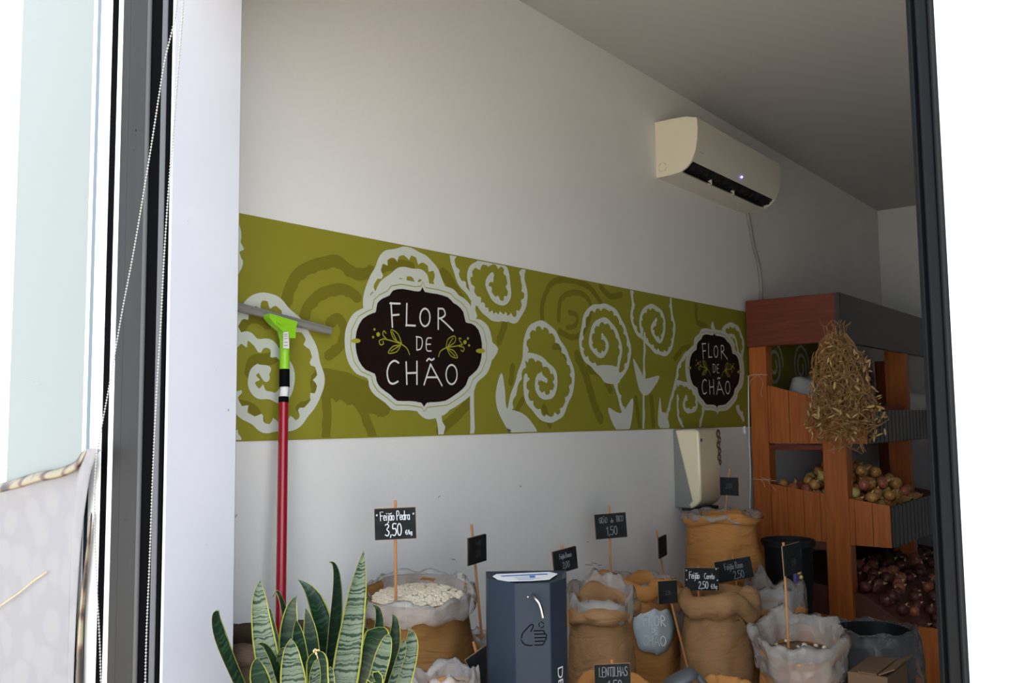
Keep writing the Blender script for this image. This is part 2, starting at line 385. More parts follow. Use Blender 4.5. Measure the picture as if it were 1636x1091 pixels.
# hand-lettered stroke alphabet: unit cell 0..1 high, strokes as point lists; last number is the advance
def _o(cx, cy, rx, ry, a0=0, a1=360, n=12): return [(cx+rx*math.cos(math.radians(a0+(a1-a0)*k/n)), cy+ry*math.sin(math.radians(a0+(a1-a0)*k/n))) for k in range(n+1)]
GL = {
 'F': ([[(.08, 0), (.06, 1), (.5, .98)], [(.07, .53), (.42, .55)]], .58), 'L': ([[(.08, 1), (.05, .02), (.48, 0)]], .56),
 'O': ([_o(.32, .5, .27, .48)], .72), 'R': ([[(.07, 0), (.07, 1), (.35, .97), (.44, .75), (.33, .55), (.08, .5), (.52, -.03)]], .6),
 'E': ([[(.5, .98), (.08, 1), (.06, 0), (.5, .02)], [(.06, .5), (.42, .52)]], .58), 'N': ([[(.06, 0), (.08, 1), (.48, 0), (.5, 1)]], .64),
 'T': ([[(.0, .97), (.55, 1)], [(.28, 1), (.27, 0)]], .6), 'I': ([[(.1, 1), (.1, 0)], [(0, 1), (.2, 1)], [(0, 0), (.2, 0)]], .3),
 'H': ([[(.07, 1), (.06, 0)], [(.48, 1), (.48, 0)], [(.06, .5), (.48, .52)]], .62), 'A': ([[(.0, 0), (.27, 1), (.55, 0)], [(.1, .35), (.45, .35)]], .62),
 'S': ([[(.45, .9), (.25, 1), (.07, .8), (.2, .58), (.42, .42), (.42, .12), (.2, 0), (.03, .1)]], .55),
 'G': ([[(.48, .85), (.3, 1), (.08, .75), (.06, .3), (.25, 0), (.48, .15), (.5, .45), (.3, .45)]], .62), 'C': ([[(.46, .88), (.28, 1), (.07, .7), (.06, .3), (.25, 0), (.47, .12)]], .55),
 'D': ([[(.07, 0), (.07, 1), (.35, .92), (.5, .5), (.35, .08), (.07, 0)]], .62), 'B': ([[(.07, 0), (.07, 1), (.38, .92), (.4, .65), (.1, .53), (.45, .4), (.42, .1), (.07, 0)]], .58),
 'P': ([[(.07, 0), (.07, 1), (.4, .95), (.45, .68), (.3, .5), (.08, .48)]], .56),
 'a': ([_o(.2, .28, .17, .27), [(.38, .55), (.38, .0)]], .48), 'e': ([[(.03, .3), (.36, .32), (.3, .55), (.12, .55), (.03, .28), (.14, .02), (.36, .1)]], .44),
 'c': ([[(.34, .5), (.2, .56), (.05, .4), (.05, .15), (.18, 0), (.34, .06)]], .4),
 'i': ([[(.1, .55), (.1, 0)], [(.1, .75), (.1, .8)]], .22), 'j': ([[(.2, .55), (.2, -.25), (.02, -.3)], [(.2, .75), (.2, .8)]], .32),
 'o': ([_o(.2, .28, .17, .27)], .46), 'd': ([_o(.2, .28, .17, .27), [(.38, 1), (.38, 0)]], .48), 'r': ([[(.07, .55), (.07, 0)], [(.07, .4), (.18, .54), (.32, .52)]], .36),
 't': ([[(.15, .9), (.15, .05), (.3, 0)], [(.0, .58), (.3, .58)]], .36), 'n': ([[(.07, .55), (.07, 0)], [(.07, .4), (.2, .55), (.34, .45), (.35, 0)]], .44),
 'x': ([[(.02, .55), (.34, 0)], [(.34, .55), (.02, 0)]], .42), 'k': ([[(.07, 1), (.07, 0)], [(.32, .55), (.08, .25), (.34, 0)]], .4),
 'g': ([_o(.2, .28, .17, .27), [(.38, .55), (.36, -.25), (.1, -.3)]], .48), 's': ([[(.3, .5), (.12, .55), (.06, .4), (.3, .2), (.2, 0), (.03, .06)]], .38), 'm': ([[(.06, 0), (.06, .55)], [(.06, .4), (.18, .55), (.26, .4), (.26, 0)], [(.26, .4), (.4, .55), (.48, .4), (.48, 0)]], .56),
 '3': ([[(.05, .92), (.28, 1), (.42, .8), (.2, .55), (.44, .3), (.28, 0), (.03, .1)]], .54), '5': ([[(.45, 1), (.12, 1), (.09, .58), (.35, .6), (.45, .3), (.28, 0), (.04, .08)]], .54),
 '0': ([_o(.25, .5, .21, .5)], .58), '1': ([[(.03, .75), (.22, 1), (.22, 0)]], .38), '2': ([[(.05, .8), (.22, 1), (.42, .8), (.3, .45), (.03, 0), (.46, .02)]], .54),
 ',': ([[(.1, .08), (.04, -.14)]], .22), '/': ([[(.0, 0), (.3, 1)]], .36), ' ': ([], .32), '€': ([[(.46, .88), (.28, 1), (.1, .7), (.1, .3), (.25, 0), (.47, .12)], [(0, .58), (.35, .58)], [(0, .42), (.35, .42)]], .55),
 '~': ([[(.05, .0), (.17, .12), (.28, .02), (.42, .14)]], .46), '"': ([[(.05, 1), (.0, .75)], [(.2, 1), (.16, .72)]], .3), '-': ([[(.02, .5), (.26, .52)]], .32),
}
def write(mb, txt, org, X, Y, h, wd, squeeze=1.0):
    """letters in a plane; 'ã' and 'Ã' are built from a letter and a tilde"""
    X = Vector(X).normalized(); Y = Vector(Y).normalized(); n = X.cross(Y); x = 0.0
    for ch in txt:
        tl = None
        if ch == 'ã': ch = 'a'; tl = .68
        if ch == 'Ã': ch = 'A'; tl = 1.08
        st, adv = GL[ch]
        for s in st:
            pts = [Vector(org)+X*(x+p[0]*h*squeeze)+Y*(p[1]*h) for p in s]
            ribbon(mb, smooth_path(pts, 3) if len(pts) > 3 else pts, wd, n)
        if tl is not None:
            ribbon(mb, [Vector(org)+X*(x+p[0]*h*squeeze)+Y*((p[1]+tl)*h) for p in GL['~'][0][0]], wd, n)
        x += adv*h*squeeze
    return x
def text_width(txt, h, squeeze=1.0): return sum(GL[{'ã': 'a', 'Ã': 'A'}.get(c, c)][1] for c in txt)*h*squeeze

# ================================================================== THE SETTING
D = 2.1            # plane of the shop's side wall
ZC = 3.115         # ceiling
XB = 7.64          # back wall
XF0, XF1 = 1.127, 1.307   # front wall thickness
YJ, YR = 1.85, 0.24       # doorway: left and right edge
struct('wall_left', MB().box((XF1, D, 0), (XB+.15, D+.15, ZC)), 'plaster')
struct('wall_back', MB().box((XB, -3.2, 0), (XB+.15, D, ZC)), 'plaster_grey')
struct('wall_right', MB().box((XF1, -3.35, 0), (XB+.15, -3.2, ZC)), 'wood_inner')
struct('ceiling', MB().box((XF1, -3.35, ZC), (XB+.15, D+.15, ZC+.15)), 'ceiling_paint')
fl = struct('floor', MB().box((XF0, -3.35, -.06), (XB+.15, D+.15, -.008)), 'tile_grout')
tm = None
for i in range(11):
    for j in range(9):
        x0 = XF0+.005+i*.6; y0 = D-.6-j*.6
        if x0+.59 > XB+.15: continue
        if tm is None:
            o = MB().box((0, 0, -.008), (.592, .592, 0), .002).build('floor_tile', 'tile'); tm = o.data; o.parent = fl; o.location = (x0, y0, 0)
        else:
            o = bpy.data.objects.new('floor_tile', tm); COL.objects.link(o); o.parent = fl; o.location = (x0, y0, 0)
wf = MB(); wf.box((1.152, YJ, 0), (XF1, 4.6, 3.5)); wf.box((XF0, YR-1.1, 2.52), (XF1, YJ, 3.5)); wf.box((XF0, -3.35, 0), (XF1, YR-1.1, 3.5))
wfo = struct('wall_front', wf, 'facade')
# white painted lining of the doorway, left side (reveal) with a slightly rounded inner edge
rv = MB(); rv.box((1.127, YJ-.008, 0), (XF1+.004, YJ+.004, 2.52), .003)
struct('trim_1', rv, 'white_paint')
sp = MB(); 
for (px_, py_, r_) in ((365, 655, .0022), (300, 353, .0008), (345, 590, .0008), (330, 870, .0010)):
    c = ony(px_, py_, YJ-.0086); sp.add([c+Vector((math.cos(a)*r_, 0, math.sin(a)*r_*1.6)) for a in [k*math.pi/4 for k in range(8)]], [list(range(8))])
tag(sp.build('paint_chip', 'faint_mark', parent=bpy.data.objects['trim_1']))
gr = tag(MB().box((-14, -12, -.12), (XF0, 12, -.02)).build('ground', 'paving_joint'), kind='structure')
pm = None
for i in range(14):
    for j in range(20):
        x0 = XF0-.5-i*.5; y0 = -4+j*.5
        if pm is None:
            o = MB().box((0, 0, -.03), (.49, .49, 0), .004).build('paving_slab', 'paving'); pm = o.data
        else:
            o = bpy.data.objects.new('paving_slab', pm); COL.objects.link(o)
        o.parent = gr; o.location = (x0, y0, R.uniform(-.003, .003))
o = MB(); o.box((-14, -12, -.03), (XF0-7, 12, -.002)); o.box((XF0-7, -12, -.03), (XF0, -4, -.002)); o.box((XF0-7, 6, -.03), (XF0, 12, -.002))
tag(o.build('paving_field', 'paving', parent=gr), kind='stuff')

# ---------------- left: glazed door leaf folded back against the front wall, with its aluminium frame
XD = 1.1280
def stripe(mb, p0, p1, x0, x1, z0=0.02, z1=2.95, ch=.002):
    """upright profile between two picture columns measured at mid height on the plane x0"""
    mb.box((x0, onx(p0, 545, x0).y, z0), (x1, onx(p1, 545, x0).y, z1), ch)
d1 = thing('door_1', (XD, 2.1, 0), 'white glazed door leaf with pale frosted pane and grey aluminium frame on the left', 'door')
d1['kind'] = 'structure'; del d1['category']
for nm, p0, p1, x0, x1, m in (
    ('stile', -260, 17, 1.1220, 1.1500, 'white_gloss'), ('pane', 16, 136, 1.1240, 1.1340, 'pale_pane'), ('glazing_bead', 135, 141, 1.1225, 1.1500, 'white_gloss'),
    ('glass_edge', 140, 148, 1.1240, 1.1500, 'glass_edge'), ('stile', 147, 165, 1.1215, 1.1500, 'white_gloss'), ('gasket', 164, 177, 1.1240, 1.1500, 'black_rubber'),
    ('stop', 176, 184, 1.1215, 1.1500, 'white_gloss'), ('frame_rail', 183, 197, 1.1225, 1.1500, 'grey_metal'), ('frame_face', 196, 224, 1.1215, 1.1500, 'grey_metal'),
    ('frame_lip', 223, 229, 1.1205, 1.1500, 'grey_metal_light'), ('gasket', 228, 249, 1.1240, 1.1520, 'black_rubber'), ('track', 248, 257, 1.1225, 1.1520, 'lavender_metal'), ('gasket', 256, 264, 1.1240, 1.1540, 'black_rubber')):
    b = MB(); stripe(b, p0, p1, x0, x1); b.build(nm, m, d1)
b = MB()
for (px_, py_, r_) in ((217, 208, .0022), (213, 240, .0012), (194, 173, .0011), (235, 97, .0012), (218, 232, .0009), (200, 830, .0012)):
    c = onx(px_, py_, 1.1210); b.add([c+Vector((0, math.cos(a)*r_, math.sin(a)*r_*1.4)) for a in [k*math.pi/3 for k in range(6)]], [list(range(6))])
b.build('dirt_spot', 'ink_black', d1)
b = MB()
for q in (((38, 606), (48, 608), (56, 612), (64, 613)), ((58, 610), (66, 617)), ((50, 609), (60, 607))): ribbon(b, [onx(p[0], p[1], 1.1235) for p in q], .0009, (-1, 0, 0))
b.build('scuff', 'faint_mark', d1)

# ---------------- right: white leaf with black sealing profiles
d2 = thing('door_2', (1.2, YR-.4, 0), 'overexposed white door leaf with black rubber sealing edge on the right', 'door')
d2['kind'] = 'structure'; del d2['category']
yA, yB, yC, yD_ = (onx(p, 545, 1.2).y for p in (1476, 1492, 1512, 1524))
b = MB(); b.box((1.19, yA, .02), (1.26, yB, 2.52), .006); b.build('seal_profile', 'black_profile', d2)
b = MB(); b.tube([(1.193, (yB+yC)/2, .02), (1.193, (yB+yC)/2, 2.52)], .0085, 12); b.build('seal_profile', 'black_profile', d2, smooth=True, auto=40)
b = MB(); b.box((1.2, yC+.001, .02), (1.26, yB-.001, 2.52)); b.build('seal_backing', 'black_rubber', d2)
b = MB(); b.box((1.186, yC, .02), (1.26, yD_, 2.52), .004); b.build('edge_profile', 'dark_plastic', d2)
for (ya, yb, za, zb) in ((yD_, yD_-.105, .02, 2.52), (yD_-1.02, yD_-1.10, .02, 2.52), (yD_-.105, yD_-1.02, .02, .10), (yD_-.105, yD_-1.02, 2.44, 2.52)):
    b = MB(); b.box((1.182, ya, za), (1.235, yb, zb), .006); b.build('leaf_stile' if zb-za > 1 else 'leaf_rail', 'white_gloss', d2)
b = MB(); b.box((1.178, yD_+.002, .90), (1.184, yD_-.006, .985), .001); b.build('strike_plate', 'chrome', d2)
b = MB(); b.box((1.178, yD_+.002, 1.01), (1.184, yD_-.006, 1.07), .001); b.build('strike_plate', 'white_paint', d2)


# ---------------- unseen clear pane of the right door leaf, added to let in daylight
MATS['clear_glass'] = bpy.data.materials.new('clear_glass'); _m = MATS['clear_glass']; _m.use_nodes = True; _n = _m.node_tree; _n.nodes.remove(_n.nodes['Principled BSDF'])
_t = _n.nodes.new('ShaderNodeBsdfTransparent'); _g = _n.nodes.new('ShaderNodeBsdfGlossy'); _g.inputs['Roughness'].default_value = .02; _x = _n.nodes.new('ShaderNodeMixShader')
_t.inputs['Color'].default_value = (.93, .95, .94, 1); _x.inputs[0].default_value = .05; _n.links.new(_t.outputs[0], _x.inputs[1]); _n.links.new(_g.outputs[0], _x.inputs[2]); _n.links.new(_x.outputs[0], _n.nodes['Material Output'].inputs['Surface'])
MB().box((1.206, yD_-.105, .10), (1.212, yD_-1.02, 2.44)).build('pane', 'clear_glass', d2)

# ---------------- ball chain of a roller blind
def chain(mb, pts, x, pitch=.0069, r=.0023):
    P = smooth_path([onx(p[0], p[1], x) for p in pts], 14); acc = 0
    for i in range(1, len(P)):
        seg = P[i]-P[i-1]; L = seg.length; s = pitch-acc
        while s <= L:
            mb.ball(P[i-1]+seg*(s/L), r, nu=7, nv=5); s += pitch
        acc = (acc+L) % pitch
    mb.tube(P, .0006, 4)
b = MB()
chain(b, [(281, -160), (283, 0), (262, 105), (240, 245), (215, 395), (195, 500), (176, 610), (161, 690), (154, 735), (151, 800), (152, 870), (155, 940), (160, 1040), (162, 1150)], 1.0830)
o = b.build('bead_chain', 'chain_plastic', smooth=True, origin=onx(160, 1091, 1.0830)); tag(o, 'white ball chain hanging in front, bowed towards the door pane', 'chain', 'roller blind chains')
b = MB()
chain(b, [(300, -160), (293, 0), (284, 120), (272, 270), (263, 400), (257, 520), (251, 620), (245, 740), (239, 900), (234, 1020), (231, 1150)], 1.0940)
o = b.build('bead_chain', 'chain_plastic', smooth=True, origin=onx(233, 1091, 1.0940)); tag(o, 'white ball chain hanging behind, close to the white door lining', 'chain', 'roller blind chains')

# ---------------- peeling paper on the pane
def paper():
    t = thing('peeling_poster', onx(60, 1091, 1.1180), 'white backed poster peeling off the frosted pane, pebble print on its curled edges', 'poster')
    top = [(-60, 800), (0, 786), (30, 779), (62, 769), (95, 762), (118, 752), (130, 738), (137, 722), (146, 716), (164, 719)]
    right = [(164, 719), (158, 750), (152, 785), (146, 815), (141, 850), (135, 900), (129, 950), (124, 1010), (119, 1091), (116, 1160)]
    n = 24; rows = 26; T = smooth_path([Vector((*p, 0)) for p in top], 5); Rr = smooth_path([Vector((*p, 0)) for p in right], 5)
    def samp(L, f): k = f*(len(L)-1); i = min(int(k), len(L)-2); return L[i].lerp(L[i+1], k-i)
    vs = []; fs = []
    for j in range(rows+1):
        v = j/rows; rg = samp(Rr, v)
        for i in range(n+1):
            u = i/n; tp = samp(T, u)
            # transfinite blend of the torn top edge and the curling right edge
            px_ = tp.x*(1-v)+(-60+(rg.x+60)*u)*v; py_ = tp.y + (rg.y-719)*(1-0)*v**1.0*(1160-tp.y)/(1160-719) if v > 0 else tp.y
            px_ = tp.x + (rg.x-164)*u**2*1.0 + (0)
            lift = .006+.02*max(0, u-.7)/.3*(1-.6*v)+.012*(1-v)**4+.003*math.sin(u*7+v*5)
            vs.append(onx(px_, py_, 1.1210-lift))
    fs = [[j*(n+1)+i, j*(n+1)+i+1, (j+1)*(n+1)+i+1, (j+1)*(n+1)+i] for j in range(rows) for i in range(n)]
    m = MB(); m.add(vs, fs); o = m.build('sheet', 'paper', t, smooth=True)
    so_ = o.modifiers.new('thickness', 'SOLIDIFY'); so_.thickness = .0006
    # rolled-over torn edge showing the printed side
    e = MB(); A = [Vector((*p, 0)) for p in [(-60, 785), (0, 772), (22, 766), (60, 754), (90, 749), (118, 738), (131, 722), (140, 717)]]
    B = [Vector((*p, 0)) for p in [(-60, 800), (0, 787), (30, 780), (62, 770), (95, 763), (119, 753), (131, 739), (138, 722)]]
    A = smooth_path(A, 5); B = smooth_path(B, 5); vs = []
    for a_, b_ in zip(A, B):
        for k in range(6):
            f_ = k/5; p = a_.lerp(b_, f_); vs.append(onx(p.x, p.y, 1.1160-.018*math.sin(math.pi*f_*.8)-.003))
    e.add(vs, [[i*6+k, i*6+k+1, (i+1)*6+k+1, (i+1)*6+k] for i in range(len(A)-1) for k in range(5)])
    o = e.build('curled_edge', 'pebble_print', t, smooth=True); s2 = o.modifiers.new('thickness', 'SOLIDIFY'); s2.thickness = .0006
    e = MB(); A = smooth_path([Vector((*p, 0)) for p in [(146, 818), (141, 850), (135, 900), (129, 950), (124, 1010), (119, 1091), (115, 1160)]], 4)
    B = smooth_path([Vector((*p, 0)) for p in [(147, 822), (145, 856), (140, 905), (136, 955), (133, 1010), (132, 1091), (131, 1160)]], 4); vs = []
    for a_, b_ in zip(A, B):
        for k in range(5):
            f_ = k/4; p = a_.lerp(b_, f_); vs.append(onx(p.x, p.y, 1.1120-.010*math.sin(math.pi*f_)+.002))
    e.add(vs, [[i*5+k, i*5+k+1, (i+1)*5+k+1, (i+1)*5+k] for i in range(len(A)-1) for k in range(4)])
    o = e.build('curled_edge', 'pebble_print', t, smooth=True); s2 = o.modifiers.new('thickness', 'SOLIDIFY'); s2.thickness = .0006
    k_ = MB(); ribbon(k_, smooth_path([onx(p[0], p[1], 1.1075) for p in [(-20, 985), (0, 968), (30, 947), (52, 929), (74, 914)]], 5), .0035, (-1, 0, 0)); k_.build('scratch', 'onion_gold', t)
paper()

# ================================================================== WALL BANNER (flat print on the side wall)
NB = Vector((0, -1, 0))
def W(px, py, e): return ony(px, py, D-e)
Z3 = lambda x, y: (360+x/2.798, 330+y/2.798)
Z4 = lambda x, y: (760+x/3.209, 380+y/3.209)
Z5 = lambda x, y: (540+x/4.546, 430+y/4.546)
ZQ = lambda x, y: (360+x/3.761, 430+y/3.761)
BX0, BX1, BZ0, BZ1 = XF1+.01, 6.6, 1.393, 2.036
ban = thing('wall_banner', (3.2, D, BZ0), 'long olive green banner with white spiral flowers on the white side wall', 'banner')
q = MB(); q.add([(BX0, D-.003, BZ0+.006), (BX1, D-.003, BZ0-.005), (BX1, D-.003, BZ1+.02), (BX0, D-.003, BZ1-.012), (BX0, D, BZ0+.006), (BX1, D, BZ0-.005), (BX1, D, BZ1+.02), (BX0, D, BZ1-.012)],
            [[0, 1, 2, 3], [4, 5, 6, 7], [0, 1, 5, 4], [3, 2, 6, 7], [0, 3, 7, 4], [1, 2, 6, 5]])
q.build('vinyl_sheet', 'ban_base', ban)
def inside(pts):   # keep printed strokes on the sheet
    out = []
    for p in pts:
        f_ = (p.x-BX0)/(BX1-BX0); lo = BZ0+.006-.011*f_+.004; hi = BZ1-.012+.032*f_-.004
        out.append(Vector((max(p.x, BX0+.004), p.y, min(max(p.z, lo), hi))))
    return out
def stroke(mb, Zf, pts, wpx, e, closed=False, wob=0.0, wl=.05, n=6):
    P = smooth_path([W(*Zf(*p), e) for p in pts], n, closed)
    c = Zf(*pts[len(pts)//2]); wd = (W(c[0], c[1]+wpx/2, e)-W(c[0], c[1]-wpx/2, e)).length
    b_ = MB(); ribbon(b_, P, wd*(1.12 if wob > .2 else 1), NB, closed, wob, wl); mb.add(inside([Vector(v) for v in b_.v]), b_.f)
def blot(mb, Zf, pts, e, n=4):
    P = inside(smooth_path([W(*Zf(*p), e) for p in pts], n, True)); fillpoly(mb, P)
# darker green flowers in the ground
dk = MB()
for Zf, pts, wp in ((Z3, [(270, 430), (300, 340), (350, 285), (430, 255), (500, 245), (555, 285), (600, 305), (655, 290)], 20), (Z3, [(350, 500), (375, 440), (440, 385), (530, 370), (590, 405)], 19),
    (Z3, [(465, 520), (505, 500), (530, 545), (515, 620), (460, 665)], 17), (Z3, [(440, 800), (455, 900), (450, 1030)], 18), (Z3, [(600, 880), (630, 950), (660, 1030)], 17),
    (Z3, [(430, 790), (520, 800), (640, 850), (700, 880)], 45), (Z3, [(60, 560), (120, 500), (190, 530)], 14), (Z3, [(110, 740), (130, 690), (200, 680), (240, 650)], 20), (Z3, [(40, 880), (120, 900), (160, 960)], 15),
    (Z3, [(690, 270), (760, 260), (830, 270)], 18), (Z3, [(975, 300), (1000, 330), (1060, 430)], 20), (Z3, [(330, 900), (390, 870), (400, 800)], 14), (Z3, [(960, 1000), (1040, 930), (1085, 880)], 18),
    (Z4, [(345, 450), (340, 350), (375, 250), (430, 215), (520, 225), (590, 260), (640, 330)], 10), (Z4, [(425, 420), (435, 320), (490, 280), (560, 295), (590, 360), (560, 470), (500, 510), (430, 480)], 9),
    (Z4, [(480, 380), (520, 400), (510, 450), (470, 460)], 8), (Z4, [(640, 250), (690, 300), (745, 290)], 10), (Z4, [(520, 600), (570, 720), (610, 860), (640, 930)], 17), (Z4, [(190, 660), (180, 740)], 12),
    (Z4, [(150, 440), (120, 530)], 14), (Z4, [(580, 670), (650, 700), (690, 780)], 14), (Z4, [(350, 870), (380, 960)], 12), (Z4, [(820, 820), (840, 960)], 10), (Z4, [(1130, 350), (1135, 430), (1180, 450)], 9), (Z4, [(900, 820), (910, 960)], 12),
    (Z4, [(1020, 620), (1060, 570), (1100, 560)], 9), (Z4, [(400, 560), (430, 560), (470, 620)], 10), (Z4, [(240, 830), (210, 900), (260, 960)], 10)):
    dk = MB(); stroke(dk, Zf, pts, wp, .0036, wob=.15); dk.build('dark_flower_print', 'ban_dark', ban)  # printed in a darker green
def fl_part(strokes, blots=(), wob=.75):
    m = MB()
    for Zf, pts, wp in strokes: stroke(m, Zf, pts, wp, .0042, wob=wob, wl=.06)
    for Zf, pts in blots: blot(m, Zf, pts, .0042)
    m.build('flower_print', 'ban_white', ban)
fl_part([(ZQ, [(40, 400), (62, 320), (120, 235), (215, 165), (300, 190), (375, 255), (440, 325), (500, 410), (545, 540), (572, 650), (555, 760), (490, 850), (440, 925), (340, 945), (250, 955), (180, 915), (110, 875), (60, 800), (45, 740)], 13),
         (ZQ, [(245, 650), (215, 600), (168, 620), (158, 690), (200, 745), (270, 760), (330, 775), (380, 735), (398, 660), (375, 580), (330, 520), (270, 455), (190, 440), (140, 405), (85, 425), (42, 470)], 13)], wob=.75)
fl_part([(Z3, [(35, 60), (55, 130), (48, 200), (60, 250), (36, 310)], 12)]); fl_part([(Z3, [(20, 1000), (60, 1040)], 9)])
fl_part([(Z3, [(632, 460), (638, 370), (675, 300), (700, 235), (760, 205), (830, 202), (880, 230), (935, 275), (955, 330), (990, 390)], 12), (Z3, [(690, 380), (735, 325), (800, 292), (850, 300), (890, 315), (900, 350)], 14),
         ])
fl_part([(Z3, [(950, 900), (965, 1028)], 12)], [(Z3, [(860, 900), (900, 950), (980, 930), (1000, 890)])]); fl_part([(Z3, [(1103, 760), (1104, 1024)], 9)]); fl_part([], [(Z3, [(1150, 590), (1220, 635), (1170, 700)])])
fl_part([(Z3, [(1012, 200), (1020, 260), (1045, 330), (1085, 385), (1120, 430)], 9), (Z3, [(1112, 400), (1105, 520)], 10), (Z3, [(1120, 410), (1160, 470), (1205, 498), (1260, 500)], 9), (Z3, [(1180, 240), (1115, 262), (1088, 310), (1100, 370), (1120, 410)], 8),
         (Z4, [(20, 345), (80, 405), (150, 410), (205, 418), (240, 365), (258, 290), (240, 215), (250, 150)], 9), (Z4, [(85, 190), (58, 240), (90, 305), (140, 335), (172, 290), (165, 205), (140, 140), (60, 120), (10, 135)], 8)])
fl_part([(Z4, [(165, 960), (175, 860), (215, 730), (250, 610), (255, 520), (290, 455), (335, 440), (385, 465), (425, 525), (462, 590), (490, 660), (500, 730), (485, 800), (455, 870), (430, 915), (360, 932), (315, 895), (270, 840), (252, 770), (258, 710)], 8),
         (Z4, [(250, 610), (300, 605), (350, 635), (400, 685), (412, 750), (390, 805), (350, 815), (312, 770), (322, 712), (360, 730)], 8)],
        [(Z4, [(132, 692), (103, 790), (112, 880), (150, 960), (178, 1004), (192, 890), (158, 870), (150, 780)]), (Z4, [(170, 1004), (170, 890), (240, 900), (290, 950), (308, 1004)])])
fl_part([(Z4, [(690, 710), (620, 670), (562, 620), (538, 555), (548, 460), (575, 375), (640, 350), (705, 368), (752, 440), (780, 520), (790, 600), (760, 690), (710, 735)], 7),
         (Z4, [(720, 700), (742, 600), (738, 530), (700, 450), (650, 420), (602, 460), (588, 540), (615, 590), (655, 600), (675, 550), (650, 500)], 7), (Z4, [(712, 740), (735, 820), (758, 900)], 7)],
        [(Z4, [(600, 660), (720, 660), (738, 740), (670, 745), (640, 712)]), (Z4, [(678, 872), (745, 898), (806, 822), (795, 960), (770, 986), (720, 984)])])
fl_part([(Z4, [(797, 262), (805, 340), (800, 420), (830, 490), (865, 520), (895, 555), (935, 588), (985, 590), (1010, 530), (1018, 450), (1003, 380), (1000, 300)], 6), (Z4, [(852, 490), (845, 410), (885, 352), (940, 370), (968, 430), (955, 520), (930, 520), (903, 470), (925, 420)], 6), (Z4, [(866, 490), (862, 700), (860, 985)], 5)],
        [(Z4, [(808, 618), (850, 690), (870, 722), (942, 708), (905, 780), (870, 808), (840, 780), (820, 700)])])
fl_part([(Z4, [(1120, 560), (1075, 600), (1040, 660), (1025, 740), (990, 870), (962, 975)], 6), (Z4, [(1030, 740), (1090, 755), (1125, 800), (1132, 865), (1095, 890), (1065, 860), (1080, 815)], 6), (Z4, [(1035, 810), (1038, 910), (1065, 975)], 5), (Z4, [(1170, 870), (1150, 970)], 6)],
        [(Z4, [(945, 815), (936, 960), (992, 975), (975, 900), (955, 890)])])
fl_part([(Z4, [(1268, 470), (1300, 445), (1345, 465), (1372, 540), (1362, 620), (1330, 760), (1300, 850)], 6), (Z4, [(1290, 505), (1325, 505), (1345, 580)], 5), (Z4, [(1340, 870), (1372, 930)], 8), (Z4, [(1215, 440), (1215, 480)], 6)])
# more of the same print farther along, seen dimly through the display shelf
for cx in (5.3, 5.75, 6.2):
    m = MB()
    P = [Vector((cx+.14*(1-k/60)*math.cos(k*.28), D-.0042, 1.76+.15*(1-k/60)*math.sin(k*.28))) for k in range(48)]
    ribbon(m, P, .02, NB, wob=.3); ribbon(m, [Vector((cx+.02, D-.0042, 1.62)), Vector((cx, D-.0042, 1.41))], .015, NB); m.build('flower_print', 'ban_white', ban)
